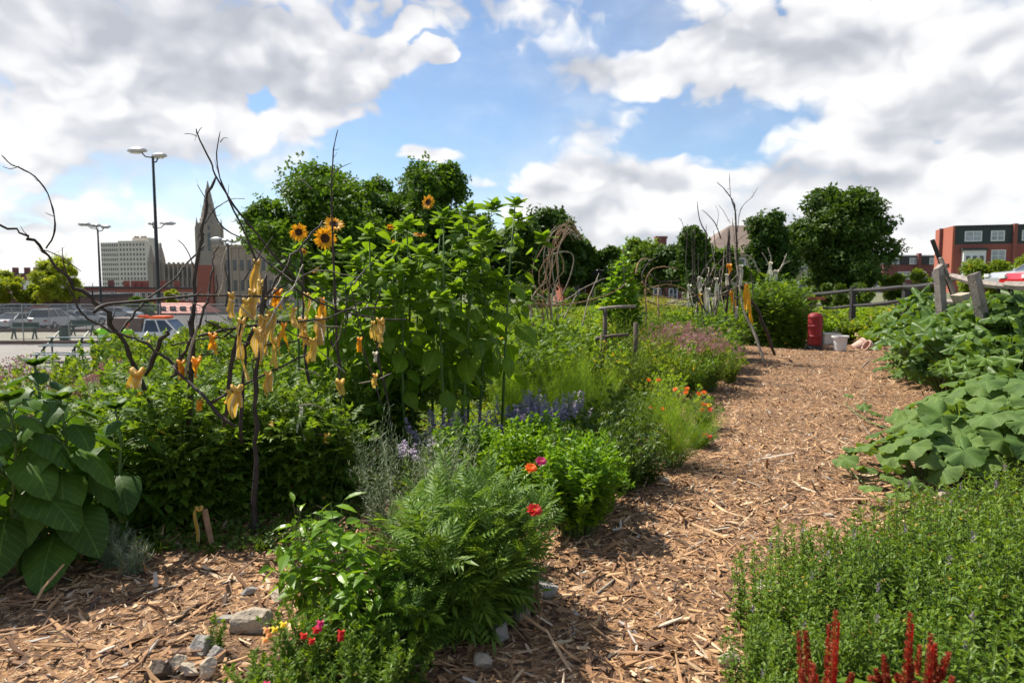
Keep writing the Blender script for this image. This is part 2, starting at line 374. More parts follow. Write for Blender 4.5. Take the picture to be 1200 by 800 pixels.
def Tpinnate(pairs, y0, ll, lw, ang, term=1.15, droop=.12, shrink=.5):
    L = T5(lw, .04, .12); P = [(Tquad(.02), (0, 0, 0), 0, -.02, 1.)]
    for i in range(pairs):
        y = y0+(.95-y0)*i/pairs; s = ll*(1-shrink*abs(i/pairs-.35))
        for sg in (-1, 1): P.append((L, (0, y, -droop*y*y), sg*ang, -.15, s))
    P.append((L, (0, .82, -droop*.8), 0, -.25, ll*term)); return Tjoin(P)
LEAF = dict(
    lance=T5(.16), ovate=T5(.27), wide=T5(.36, .09, .2), needle=T5(.035, .01, .05), grass=T5(.02, .0, .3),
    sun=Trows(.40, 6, .30, .05, .62, .75, .16, .015), heart=Trows(.46, 9, .34, .03, .50, .62, .22, .02),
    pepper=Trows(.20, 4, .22, .12, .75, 1.1), basil=Trows(.28, 3, .18, .18, .7, .9),
    squash=Tlobed(5, .42, 1, .2), squash2=Tlobed(6, .5, 4, .22), pumpkin=Tlobed(5, .14, 2, .12), pumpkin2=Tlobed(5, .20, 5, .16),
    tomato=Tpinnate(3, .3, .42, .27, 1.0), marigold=Tpinnate(5, .18, .50, .115, .8, 1., .1), fern=Tpinnate(5, .2, .3, .14, 1.))
_r = np.random.RandomState(5)
LEAF['plume'] = Tjoin([(T5(.012, .0, .02), (0, _r.rand()*.7, 0), (_r.rand()-.5)*2.2, (_r.rand()-.5)*1.6, .18+.25*_r.rand()) for _ in range(22)])
LEAF['clump'] = Tjoin([(T5(.30, .08, .15), tuple((_r.rand(3)-.5)*.9), _r.rand()*6.28, (_r.rand()-.5)*2.4, .5+.3*_r.rand()) for _ in range(6)])
LEAF['tuft'] = Tjoin([(T5(.16, .03, .1), (0, .05, 0), _r.rand()*6.28, .3+_r.rand()*1.1, .6+.5*_r.rand()) for _ in range(7)])

def grow(rng, n, h, r, r0=.15, dome=.35, curv=1.6, k=5):
    a = rng.rand(n)*2*math.pi; rr = np.sqrt(rng.rand(n)); ex = rr*np.cos(a)*r; ey = rr*np.sin(a)*r
    hz = h*(1-dome*rr**2)*(.82+.22*rng.rand(n)); t = np.linspace(0, 1, k)
    bx, by = ex*r0+rng.randn(n)*.01, ey*r0+rng.randn(n)*.01
    P = np.stack([bx[:, None]+(ex-bx)[:, None]*t**curv, by[:, None]+(ey-by)[:, None]*t**curv, hz[:, None]*t], -1)
    P[:, 1:-1] += rng.randn(n, k-2, 3)*.012*h; return P
def samp(P, t):   # positions and tangents along stems; t (n,m)
    n, k, _ = P.shape; f = np.clip(t, 0, .9999)*(k-1); i = f.astype(int); fr = (f-i)[..., None]; idx = np.arange(n)[:, None]
    a, b = P[idx, i], P[idx, i+1]; return a+(b-a)*fr, b-a
def leafy(mb, rng, P, T, nodes, t0, size, pit=(.1, .9), prof=(1., .55), per=1, mi=0, t1=1., petiole=0., jit=.35, stemmb=None, pr=.0015):
    n = len(P); t = t0+(t1-t0)*((np.arange(nodes)[None]+rng.rand(n, nodes)*.7)/nodes)
    pos, tan = samp(P, t)
    az = (np.arange(nodes)[None]*2.4+rng.rand(n)[:, None]*6.28)
    for q in range(per):
        A = az+q*2*math.pi/per+rng.randn(n, nodes)*jit
        pt = pit[0]+(pit[1]-pit[0])*t+rng.randn(n, nodes)*jit*.6
        d = np.stack([np.cos(A)*np.cos(pt), np.sin(A)*np.cos(pt), np.sin(pt)], -1)
        nr = np.stack([-np.cos(A)*np.sin(pt), -np.sin(A)*np.sin(pt), np.cos(pt)], -1)+rng.randn(n, nodes, 3)*.28
        s = size*(prof[0]+(prof[1]-prof[0])*t)*(.75+.5*rng.rand(n, nodes))
        p = pos.copy()
        if petiole:
            du = d+np.array((0, 0, .55)); e = pos+du*(s*petiole)[..., None]
            if stemmb is not None:
                m_ = (pos+e)/2+np.array((0, 0, .0)); PP = np.stack([pos, m_, e], 2).reshape(-1, 3, 3)
                stemmb.tubes(PP, np.full((len(PP), 3), pr))
            p = e
            d = d-np.array((0, 0, .35))
        TT = T if isinstance(T, list) else [T]; pick = rng.randint(0, len(TT), n*nodes)
        for z, tt in enumerate(TT):
            mk = pick == z
            mb.leaves(tt, p.reshape(-1, 3)[mk], d.reshape(-1, 3)[mk], nr.reshape(-1, 3)[mk], s.reshape(-1)[mk], mi)
# ------------------------------------------------------------------ ground sheets
def grid(xs, ys, lift=0.):
    X, Y = np.meshgrid(xs, ys); Z = H(X, Y)+lift; nx = len(xs); i = np.arange(len(ys)-1)[:, None]*nx; j = np.arange(nx-1)[None]
    F = np.stack([i+j, i+j+1, i+nx+j+1, i+nx+j], -1).reshape(-1, 4)
    return np.stack([X, Y, Z], -1).reshape(-1, 3), F
def axis(a, b, step, far):
    c = list(np.arange(a, b+1e-6, step)); s = step; x = b
    while x < far: s *= 1.35; x += s; c.append(x)
    s = step; x = a
    while x > -far: s *= 1.35; x -= s; c.insert(0, x)
    return np.array(c)
m, t, b, o = newmat('grass and soil ground'); tcn = t.node('ShaderNodeTexCoord'); P_ = tcn.outputs['Object']
c = t.mix(t.rng(t.noise(P_, .35, 5.), .35, .65), (.12, .13, .06, 1), (.17, .16, .09, 1))
c = t.mix(t.rng(t.noise(P_, 9., 4.), .3, .7), c, (.09, .10, .045, 1)); t.put(b.inputs['Base Color'], c); b.inputs['Roughness'].default_value = .95
V, F = grid(axis(-20, 30, .25, 4000), axis(-6, 60, .25, 4000)); mb = MB(); mb.add(V, [F])
tag(mb.build('ground', m, smooth=True), kind='structure')
# wood-chip mulch sheet over the whole garden
m, t, b, o = newmat('bark mulch'); tcn = t.node('ShaderNodeTexCoord'); P_ = tcn.outputs['Object']
vo = t.node('ShaderNodeTexVoronoi'); vo.inputs['Scale'].default_value = 34; t.put(vo.inputs['Vector'], t.v('ADD', P_, t.v('MULTIPLY', t.noise(P_, 14, 3, color=True), (.12, .12, 0)))); vo.inputs['Randomness'].default_value = 1
sep = t.node('ShaderNodeSeparateXYZ'); t.l.new(vo.outputs['Color'], sep.inputs[0])
MULCH = [(0, (.06, .028, .014)), (.3, (.15, .072, .03)), (.6, (.28, .14, .058)), (.85, (.42, .23, .10)), (1, (.56, .38, .22))]
c = t.ramp(sep.outputs[0], MULCH); c = t.mix(t.rng(t.noise(P_, 1.3, 4.), .4, .65), c, t.mix(.6, c, (.11, .06, .03, 1)))
t.put(b.inputs['Base Color'], c); b.inputs['Roughness'].default_value = .9
bp = t.node('ShaderNodeBump'); bp.inputs['Strength'].default_value = .9; bp.inputs['Distance'].default_value = .02; t.put(bp.inputs['Height'], t.m('ADD', vo.outputs['Distance'], t.noise(P_, 60, 4.))); t.put(b.inputs['Normal'], bp.outputs[0])
MULCHMAT = m
xs = np.arange(-6, 16.01, .25); ys = np.arange(-1.5, 27.01, .25)
V, F = grid(xs, ys, .02); cx = V[F].mean(1); keep = (cx[:, 0] < .57*cx[:, 1]+4.2); mb = MB(); mb.add(V, [F[keep]])
tag(mb.build('mulch_path', m, smooth=True), kind='structure')
# loose chips
m, t, b, o = newmat('wood chip'); g = t.node('ShaderNodeNewGeometry'); tcn = t.node('ShaderNodeTexCoord')
c = t.ramp(g.outputs['Random Per Island'], [(0, (.07, .04, .026)), (.16, (.20, .10, .048)), (.46, (.42, .225, .098)), (.78, (.57, .34, .165)), (.94, (.70, .52, .33)), (1, (.45, .42, .37))])
c = t.mix(t.rng(t.noise(t.v('MULTIPLY', tcn.outputs['Object'], (1, 1, 1)), 50, 3.), .3, .7), c, t.mix(.35, c, (.16, .09, .05, 1)))
t.put(b.inputs['Base Color'], c); b.inputs['Roughness'].default_value = .8; CHIP = m
def chips(rng, N, ylo, yhi, Lm, xr):
    y = ylo+(yhi-ylo)*rng.rand(N); x = xr[0](y)+(xr[1](y)-xr[0](y))*rng.rand(N)
    L = Lm*np.exp(rng.randn(N)*.55); Wd = L*(.07+.42*rng.rand(N)**2.2); Wd = np.clip(Wd, .0025, .026); th = np.clip(Wd*(.12+.3*rng.rand(N)), .001, .004)
    dn = .5+.25*np.sin(x*2.3+1.7*np.sin(y*1.1))+.25*np.sin(y*2.9+x*1.3+2*np.sin(x*.9)); kp = rng.rand(N) < .72+.45*dn   # trodden patches carry fewer loose chips
    x, y, L, Wd, th = x[kp], y[kp], L[kp], Wd[kp], th[kp]; N = len(x)
    az = rng.rand(N)*6.283; pit = rng.randn(N)*.28; rol = rng.randn(N)*.4
    tx = np.linspace(-.5, .5, 3)[None]
    d = np.stack([np.cos(az)*np.cos(pit), np.sin(az)*np.cos(pit), np.sin(pit)], -1); s = np.stack([-np.sin(az), np.cos(az), rol], -1); s /= np.linalg.norm(s, axis=1)[:, None]
    n = np.cross(d, s); base = np.stack([x, y, H(x, y)+.006+np.abs(np.sin(pit))*L*.4+rng.rand(N)*.012], -1)
    bend = rng.randn(N)*.09
    V = []
    for i, u_ in enumerate((-.5, 0, .5)):
        wv_ = Wd*(.08+.75*rng.rand(N)) if i != 1 else Wd*.95
        c0 = base+d*(L*u_)[:, None]+s*(bend*L*(u_*u_)*4)[:, None]
        for (sa, sb) in ((-.5, 0), (.5, 0), (.35, 1), (-.35, 1)):
            V.append(c0+s*(wv_*sa)[:, None]+n*(th*sb)[:, None])
    V = np.stack(V, 1).reshape(-1, 3)
    f = []
    for i in (0, 4): f += [(i+1, i+5, i+6, i+2), (i+2, i+6, i+7, i+3), (i+3, i+7, i+4, i)]
    f += [(0, 1, 2, 3), (8, 11, 10, 9)]; f = np.array(f)
    return V, (f[None]+(np.arange(N)*12)[:, None, None]).reshape(-1, 4)
rng = np.random.RandomState(11); mb = MB()
L_ = lambda y: np.maximum(-.82*y-.4, -6.0); R_ = lambda y: np.minimum(.8*y+.5, .57*y+2.2)
V, F = chips(rng, 70000, 1.6, 5.0, .033, (L_, R_)); mb.add(V, [F])
V, F = chips(rng, 6500, 1.6, 6.5, .08, (L_, R_)); mb.add(V, [F])
PL = lambda y: -1.2+.36*y-.6; PR = lambda y: .57*y+1.6
V, F = chips(rng, 52000, 4.8, 10.5, .036, (PL, PR)); mb.add(V, [F])
V, F = chips(rng, 34000, 10.2, 22, .048, (PL, PR)); mb.add(V, [F])
V, F = chips(rng, 6000, 5, 7, .045, (L_, PL)); mb.add(V, [F])
tag(mb.build('wood_chips', CHIP), kind='stuff', cat='wood chips', label='loose tan and brown wood chips covering the garden path')
# lower lot on the left
asph = plain('lot asphalt', (.11, .10, .095), .9, scale=1.2, var=.15, bump=.3); conc = plain('pale concrete', (.22, .20, .18), .9, scale=1., var=.1); tan = plain('tan court surface', (.27, .25, .19), .9, scale=.8, var=.1)
def sheet(name, x0, x1, y0, y1, mat, lift, n=24):
    V, F = grid(np.linspace(x0, x1, n), np.linspace(y0, y1, n), lift); mb = MB(); mb.add(V, [F]); tag(mb.build(name, mat, smooth=True), kind='structure')
sheet('concrete_pavement', -60, -13.5, 22, 44.6, conc, .008)
sheet('court', -70, -13.5, 44.6, 56, tan, .012)
sheet('parking_lot', -110, -13, 56, 112, asph, .016)
def paint_lines():
    mb = MB()
    for i in range(18):
        x = -64+i*2.7
        for y0 in (59.5,):
            V, F = grid(np.array([x, x+.12]), np.linspace(y0, y0+5, 6), .03); mb.add(V, [F])
    tag(mb.build('parking_marking', plain('white line paint', (.75, .75, .72), .7)), kind='structure')
paint_lines()

# ------------------------------------------------------------------ buildings
glass = plain('dark window glass', (.05, .06, .075), .12, var=.3, scale=.4, spec=.6)
palewin = plain('curtained glass', (.34, .36, .38), .2, var=.35, scale=.7, spec=.6)
whitep = plain('white painted trim', (.74, .73, .70), .6, var=.06, scale=1)
def brickmat(name, a, b_, mort=(.28, .2, .17), sc_=3.2):
    m, t, b, o = newmat(name); tcn = t.node('ShaderNodeTexCoord'); g = t.node('ShaderNodeNewGeometry')
    s_ = t.node('ShaderNodeSeparateXYZ'); t.l.new(tcn.outputs['Object'], s_.inputs[0]); cc = t.node('ShaderNodeCombineXYZ')
    t.put(cc.inputs[0], t.m('ADD', s_.outputs[0], s_.outputs[1])); t.put(cc.inputs[1], s_.outputs[2])
    br = t.node('ShaderNodeTexBrick'); t.put(br.inputs['Vector'], cc.outputs[0]); br.inputs['Scale'].default_value = sc_
    br.inputs['Color1'].default_value = (*a, 1); br.inputs['Color2'].default_value = (*b_, 1); br.inputs['Mortar'].default_value = (*mort, 1); br.inputs['Mortar Size'].default_value = .012
    c = t.mix(t.rng(t.noise(tcn.outputs['Object'], 2.5, 5.), .3, .7), br.outputs[0], t.mix(.15, br.outputs[0], (.1, .06, .05, 1)))
    t.put(b.inputs['Base Color'], c); b.inputs['Roughness'].default_value = .9; return m
BR1 = brickmat('red brick', (.34, .085, .055), (.27, .07, .05)); BR2 = brickmat('orange red brick', (.44, .105, .05), (.38, .09, .045)); BR3 = brickmat('dark red brick', (.22, .06, .05), (.17, .05, .045))
STONE = brickmat('sooty sandstone blocks', (.36, .30, .25), (.30, .255, .215), (.2, .17, .15), .8); CREAM = plain('cream office wall', (.64, .57, .49), .8, scale=.2, var=.06); BEIGE = brickmat('beige stone blocks', (.44, .35, .27), (.39, .31, .24), (.26, .22, .18), .7)
ROOF = plain('brown shingle roof', (.20, .15, .12), .9, scale=1.2, var=.15, bump=.3); REDROOF = plain('salmon red metal roof', (.48, .15, .10), .6, scale=.5); SLATE = plain('dark green mansard', (.035, .05, .045), .6, scale=1.5); DK = plain('dark fascia', (.05, .045, .045), .7)
class Bld:
    """axis-aligned in its own frame: x along the front, y into depth, front wall at y=0"""
    def __init__(s, name, label, loc, rz, cat='building', group=None): s.t = thing(name, label, cat, loc, rz, group)
    def wall(s, x0, x1, d, z0, z1, mat, y0=0., name='wall'): return MB().box(((x0+x1)/2, y0+d/2, (z0+z1)/2), (x1-x0, d, z1-z0)).build(name, mat, s.t)
    def win(s, x, z, w, h, y=0., side=None, mull=(1, 1), fr=whitep, gl=glass, fw=.12, plainw=False):
        """side None: on the front; side='L': on the left end wall (x is then depth)"""
        M = Matrix.Identity(3)
        def P(a, c, dd): return (a, y-dd, c) if side is None else (y-dd, a, c)
        def bx(m_, a0, a1, c0, c1, d0, d1):
            q0, q1 = P(a0, c0, d0), P(a1, c1, d1); m_.box([(q0[i]+q1[i])/2 for i in range(3)], [abs(q1[i]-q0[i]) for i in range(3)])
        if plainw:
            m_ = MB(); bx(m_, x-w/2, x+w/2, z, z+h, -.05, .03); return m_.build('window', gl, s.t)
        f = MB(); bx(f, x-w/2-fw, x-w/2, z-fw, z+h+fw, -.05, .09); bx(f, x+w/2, x+w/2+fw, z-fw, z+h+fw, -.05, .09); bx(f, x-w/2, x+w/2, z-fw, z, -.05, .1); bx(f, x-w/2, x+w/2, z+h, z+h+fw, -.05, .09)
        for i in range(1, mull[0]+1): xx = x-w/2+w*i/(mull[0]+1); bx(f, xx-fw*.35, xx+fw*.35, z, z+h, -.04, .07)
        for i in range(1, mull[1]+1): zz = z+h*i/(mull[1]+1); bx(f, x-w/2, x+w/2, zz-fw*.25, zz+fw*.25, -.04, .065)
        fo = f.build('window', fr, s.t); p = MB(); bx(p, x-w/2, x+w/2, z, z+h, -.05, .03); p.build('pane', gl, fo); return fo

# brick apartments at far right: corner at pixel 1118
Y = 112.; xc = at(1118, 300, Y).x
B = Bld('apartment_building', 'red brick apartment block with dark mansard storey and white bay, at the far right', (xc, Y, 0), R(-16.7))
B.wall(0, 8.2, 9.2, -3, 8.3, BR1); B.wall(8.4, 40, 9.2, -3, 8.3, BR1, .0); MB().box((8.3, 4.2, 4.2), (.5, 9.2, 14.5)).build('party_wall', BR1, B.t)
B.wall(-.35, -.02, 9.4, -3, 11.3, BR2, -.1, 'end_wall'); MB().box((-.6, 5.2, 4.), (.5, .4, 14.6)).build('downpipe', BR3, B.t); MB().box((-.5, 2.6, 5.1), (.3, 3.4, .25)).build('ledge', DK, B.t)  # end_wall: warm sunlit tone put into a brighter brick colour than the front
for x0, x1 in ((.0, 8.05), (8.55, 40)): B.wall(x0, x1, 8.8, 8.3, 11.1, SLATE, .12, 'mansard'); B.wall(x0, x1, 9.2, 11.1, 11.35, DK, -.05, 'cornice')
for xx, ww in ((2.6, 2.1), (6.0, 1.6), (10.0, 1.1), (12.2, 1.1), (15.2, 2.0), (19, 1.6)): B.win(xx, 8.9, ww, 1.35, .1, mull=(1, 1), gl=palewin, fw=.16)
for z in (5.6, 2.2, -1): 
    for xx, ww in ((6.2, 1.7), (11.6, 2.5), (16, 1.8), (20, 1.8)): B.win(xx, z, ww, 1.6, 0, mull=(1, 1), gl=palewin, fw=.16)
bay = MB().box((2.6, -.55, 3.2), (3.1, 1.1, 8.2)).build('bay', whitep, B.t); MB().box((2.6, -.6, 7.45), (3.6, 1.4, .35)).build('bay_roof', SLATE, bay)
for z in (4.7, 1.4): 
    for xx in (1.65, 2.6, 3.55): B.win(xx, z, .6, 1.7, -1.1, mull=(0, 1), fw=.09)
# row houses behind
Y = 150.; x0 = at(1036, 310, Y).x; x1 = at(1104, 310, Y).x; Wd = x1-x0+3
B = Bld('row_house', 'low brick house row with flat dark roof between the biggest dark tree and the apartments', (x0, Y, 0), R(3), 'house')
B.wall(0, Wd, 9, -3, 6.2, BR3); B.wall(-.2, Wd+.2, 9.4, 6.2, 8.1, DK, -.1, 'mansard'); B.wall(-.3, Wd+.3, 9.6, 8.1, 8.35, whitep, -.2, 'cornice')
for xx in (2.4, 6.5, 11.0, 14.2): B.win(xx, 6.4, 1.5, 1.2, -.1, gl=palewin, mull=(1, 0))
for xx, w in ((5.0, 3.4), (9, 1.0), (12, 2.0)): B.win(xx, 3.1, w, 1.5, 0, gl=palewin if w > 1 else glass, mull=(2, 1))
for xx in (2.0, 6, 11): B.win(xx, -.5, 1.3, 1.5, 0)
MB().box((7.6, -.3, 7.0), (.7, .8, 3.4)).build('chimney', BR3, B.t); MB().box((-.8, 3, 2.2), (1.7, 5, 4.6)).build('porch', whitep, B.t)
# brown roofed building in the centre right
Y = 95.; x0 = at(826, 300, Y).x; x1 = at(962, 300, Y).x; Wd = x1-x0
B = Bld('hip_roof_house', 'broad pale house with brown hipped roof behind the dark trees right of centre', (x0, Y, 0), 0, 'house')
B.wall(0, Wd, 12, -2, 6.2, BEIGE)
V = [(-.8, -.8, 6.1), (Wd+.8, -.8, 6.1), (Wd+.8, 12.8, 6.1), (-.8, 12.8, 6.1), (5.2, 6, 10.4), (Wd-1, 6, 10.4)]
MB().faces(V, [(0, 1, 5, 4), (1, 2, 5), (2, 3, 4, 5), (3, 0, 4), (3, 2, 1, 0)]).build('roof', ROOF, B.t)
for xx in (2, 5, 8, 11, 13.6, 15): B.win(xx, 3.8, 1., 1.5, 0, mull=(0, 1)); B.win(xx, .6, 1., 1.5, 0, mull=(0, 1))
MB().lathe((12.2, 5.2, 10.3), [(.5, 0), (.6, .5), (.45, .9), (.1, 1.1)], 10).build('roof_vent', whitep, B.t)
# brick house with chimney behind central trees
Y = 88.; x0 = at(742, 300, Y).x; x1 = at(800, 300, Y).x; Wd = x1-x0
B = Bld('brick_house', 'dark brick house whose stepped chimney shows above the trees in the centre', (x0, Y, 0), 0, 'house')
B.wall(0, Wd, 8, -2, 5.6, BR3); MB().prism([(-.5, 5.5), (Wd+.5, 5.5), (Wd/2, 6.6)], -.4, 8.4).build('roof', BR3, B.t)
ch = MB().box((3.7, 1, 6.5), (1.3, 1.1, 2.4)).box((3.7, 1, 7.8), (1.5, 1.3, .3)).build('chimney', BR3, B.t); MB().box((1.6, 1, 6.3), (1.2, 1., 1.6)).build('chimney', BR3, B.t)
for xx in (1.2, 3.2, 5.2): B.win(xx, 2.6, .9, 1.4, 0); B.win(xx, -.2, .9, 1.4, 0)
B = Bld('brick_garage', 'small tan brick shed seen through twigs under the dark trees in the centre', (at(660, 340, 60.).x, 60., 0), R(6), 'shed')
B.wall(0, 6.5, 5, -.4, 2.3, BR2); MB().prism([(-.3, 2.3), (6.8, 2.3), (3.2, 3.0)], -.3, 5.3).build('roof', DK, B.t); B.win(1.4, .6, .9, 1., 0); B.win(4.9, .6, .9, 1., 0); MB().box((3.1, -.02, .65), (1., .1, 2.)).build('door', whitep, B.t)

# office tower (left), corner at pixel 137
Y = 480.; xc = at(139, 300, Y).x
B = Bld('office_tower', 'pale ten storey office tower with rows of dark windows, left of the church', (xc, Y, 0), R(-12), 'office building')
zt = at(0, 284, Y).z; fl = 3.35
B.wall(0, 22.5, 15.3, -12, zt, CREAM); B.wall(.0, 22.5, .3, zt, zt+1.0, CREAM, -.1, 'parapet'); B.wall(9, 22, 8, zt, zt+3.2, CREAM, 3, 'penthouse')
for xx in (10, 12, 15.5, 18): MB().box((xx, 5, zt+3.6), (1.2, 1.5, 1.8)).build('roof_unit', BEIGE, B.t)
for r_ in range(11):
    for c_ in range(8): B.win(1.9+c_*2.65, zt-2.6-r_*fl, 1.35, 1.7, 0, plainw=True)
lw = MB().box((-7.2, 7.65, (zt-12)/2), (14.3, 15.3, zt+12)).build('side_wing', CREAM, B.t)
sw = MB()
for r_ in range(11):
    for c_ in range(8): sw.box((-13.3+c_*1.75, -.0, zt-1.9-r_*fl), (1.0, .1, 1.7))
w_o = sw.build('window', glass, B.t); w_o['kind'] = 'stuff'
# church
Y = 350.; zc = at(0, 262, Y).z; xc = at(245, 262, Y).x
B = Bld('church', 'dark sandstone gothic church with tall pinnacled spire rising behind the branches', (xc, Y, 0), 0, 'church')
def tower(): 
    m_ = MB().box((0, 0, zc/2-4), (9.2, 9.2, zc+8)); 
    for sx_ in (-1, 1):
        for sy_ in (-1, 1): m_.box((sx_*4.3, sy_*4.3, zc/2-5), (1.6, 1.6, zc+6)); 
    return m_.build('tower', STONE, B.t)
tw = tower()
for sx_ in (-1, 1):
    for sy_ in (-1, 1): MB().lathe((sx_*4.3, sy_*4.3, zc-3), [(.9, -2), (.85, 0), (1., .3), (.5, 3), (.05, 6)], 8).build('pinnacle', STONE, B.t)
zs = at(0, 212, Y).z
MB().lathe((0, 0, zc-.5), [(4.6, 0), (4.2, 3), (3.8, 3.4), (3.0, 8), (2.8, 8.3), (1.9, 13), (1.0, 17.5), (.12, zs-zc+.5)], 8, rot=Matrix.Rotation(R(22.5), 3, 'Z')).build('spire', STONE, B.t)
for xx in (-1.7, 1.7): B.win(xx, zc-14, 1.4, 9, -4.6, plainw=True); B.win(xx, zc-3.6, 1.1, 2.2, -4.6, plainw=True)
for k in range(4):
    for sx_ in (-1, 1): MB().lathe((sx_*(2.3-k*.52), -(2.3-k*.52), zc+2.5+k*4.), [(.5, -.5), (.45, 1.2), (.02, 3)], 6).build('crocket', STONE, B.t)
xn = at(186, 315, Y).x-xc; zn = at(0, 309, Y).z
MB().box(((xn-7)/2-3, 8, zn/2-6), (-(xn)-3, 16, zn+12)).build('nave', STONE, B.t)
nv = []
for k in range(11): 
    xx = xn+1+k*2.35
    if xx < -8: MB().box((xx, -.6, zn/2-5.5), (.7, 1.6, zn+12.5)).build('buttress', STONE, B.t); B.win(xx+1.2, zn-7, 1.1, 5, 0, plainw=True)
for px_, tp in ((176, 296), (187.5, 293)):
    xx = at(px_, 300, Y).x-xc; zt_ = at(0, tp, Y).z; MB().box((xx, 1, zt_/2-6), (3., 3., zt_+2)).lathe((xx, 1, zt_-5), [(2.1, 0), (1.6, 2.5), (.1, 9)], 8).build('turret', STONE, B.t)
# stone civic building right of the spire
Y = 150.; x0 = at(250, 300, Y).x; x1 = at(335, 300, Y).x; zt = at(0, 290, Y).z; Wd = x1-x0
B = Bld('stone_hall', 'beige stone hall with narrow upright windows, right of the church tower', (x0, Y, 0), R(2), 'civic building')
B.wall(0, Wd, 20, -7, zt, BEIGE); B.wall(-.2, Wd, 20, zt, zt+.6, BEIGE, -.3, 'cornice'); B.wall(Wd*.5, Wd, 8, zt+.6, zt+1.7, BEIGE, 2, 'parapet')
for k in range(9):
    for z, h_ in ((zt-5.0, 2.3), (zt-9.4, 2.3), (zt-13, 1.8)): B.win(3.0+k*1.55*1.0, z, .75, h_, 0, plainw=True)
for k in range(10): MB().box((2.2+k*1.55, -.12, zt/2-3), (.3, .3, zt+6)).build('pilaster', BEIGE, B.t)
MB().box((-1.6, 3, -1.0), (3.4, 8, zt*.62+8)).build('annex', BR1, B.t)
# long brick rows behind the lot
def row(px0, px1, top, Y, mat, name, label, wins, chim=(), basez=-6.5, grp=None):
    x0 = at(px0, 340, Y).x; x1 = at(px1, 340, Y).x; zt = at(0, top, Y).z; W_ = x1-x0
    B = Bld(name, label, (x0, Y, 0), 0, 'building', grp); B.wall(0, W_, 12, basez, zt, mat); B.wall(-.1, W_+.1, 12.2, zt, zt+.45, DK, -.12, 'cornice')
    for k in range(wins):
        xx = W_*(k+.5)/wins; B.win(xx, zt-2.7, 1.1, 1.7, 0, fw=.1, mull=(0, 1), gl=palewin if k % 3 == 0 else glass); B.win(xx, zt-6., 1.3, 1.8, 0, fw=.1, mull=(0, 1))
    for cpx in chim: MB().box((at(cpx, 300, Y).x-x0, 3, zt+.9), (1.1, 1.1, 2.4)).build('chimney', mat, B.t)
    return B
row(136, 236, 338.5, 175., BR1, 'brick_terrace', 'long red brick terrace with small chimneys below the office tower', 14, (139, 148, 155, 162, 183, 199))
row(92, 135.5, 337.5, 182., BR3, 'brick_terrace', 'dull dark brick terrace behind the lamp pole with three heads', 6, (121,))
row(-60, 45, 322, 190., BR3, 'brick_terrace', 'dark brick terrace with ragged roofline at the left edge behind the lime trees', 9, (8, 22, 33), -7)
row(-80, 93, 349, 86., brickmat('brown brick', (.16, .085, .065), (.13, .07, .055)), 'brick_workshop', 'low brown brick workshop behind the parked cars at far left', 16, (), -5.5)
BW = Bld('white_house', 'small white gabled house seen between the two lime green trees', (at(27, 330, 172.).x, 172., 0), 0, 'house')
BW.wall(0, 5, 8, -6, 3.0, whitep); MB().prism([(-.3, 3), (5.3, 3), (2.5, 4.4)], -.3, 8.3).build('roof', BR3, BW.t); BW.win(1.3, 0, .9, 1.5, 0, plainw=True); BW.win(3.6, 0, .9, 1.5, 0, plainw=True)
Bp = Bld('pavilion', 'white low shop building with salmon red hipped roof behind the lot', (at(93, 360, 104.).x, 104., 0), 0)
Wd = at(151, 360, 104.).x-at(93, 360, 104.).x; zr = at(0, 354, 104.).z; 
Bp.wall(.6, Wd-.6, 6, -4, zr-1.0, whitep)
MB().faces([(0, -1, zr-1.4), (Wd, -1, zr-1.4), (Wd, 7, zr-1.4), (0, 7, zr-1.4), (2.2, 3, zr+.3), (Wd-2.2, 3, zr+.3)], [(0, 1, 5, 4), (1, 2, 5), (2, 3, 4, 5), (3, 0, 4), (3, 2, 1, 0)]).build('roof', REDROOF, Bp.t)
for k in range(4): Bp.win(1.6+k*1.5, -3., .9, 1.5, 0, plainw=True)
Bp2 = Bld('pavilion', 'low shop building with salmon red roof behind the pickup truck cab', (at(170, 360, 108.).x, 108., 0), 0)
Wd = at(238, 360, 108.).x-at(170, 360, 108.).x; zr = at(0, 357, 108.).z
Bp2.wall(.4, Wd-.4, 6, -4, zr-.9, plain('grey render', (.3, .28, .26), .9)); MB().faces([(0, -1, zr-1.3), (Wd, -1, zr-1.3), (Wd, 7, zr-1.3), (0, 7, zr-1.3), (1, 3, zr+.2), (Wd-1, 3, zr+.2)], [(0, 1, 5, 4), (1, 2, 5), (2, 3, 4, 5), (3, 0, 4), (3, 2, 1, 0)]).build('roof', REDROOF, Bp2.t)
for k in range(5): Bp2.win(1.2+k*1.6, -3., 1.0, 1.4, 0, plainw=True)

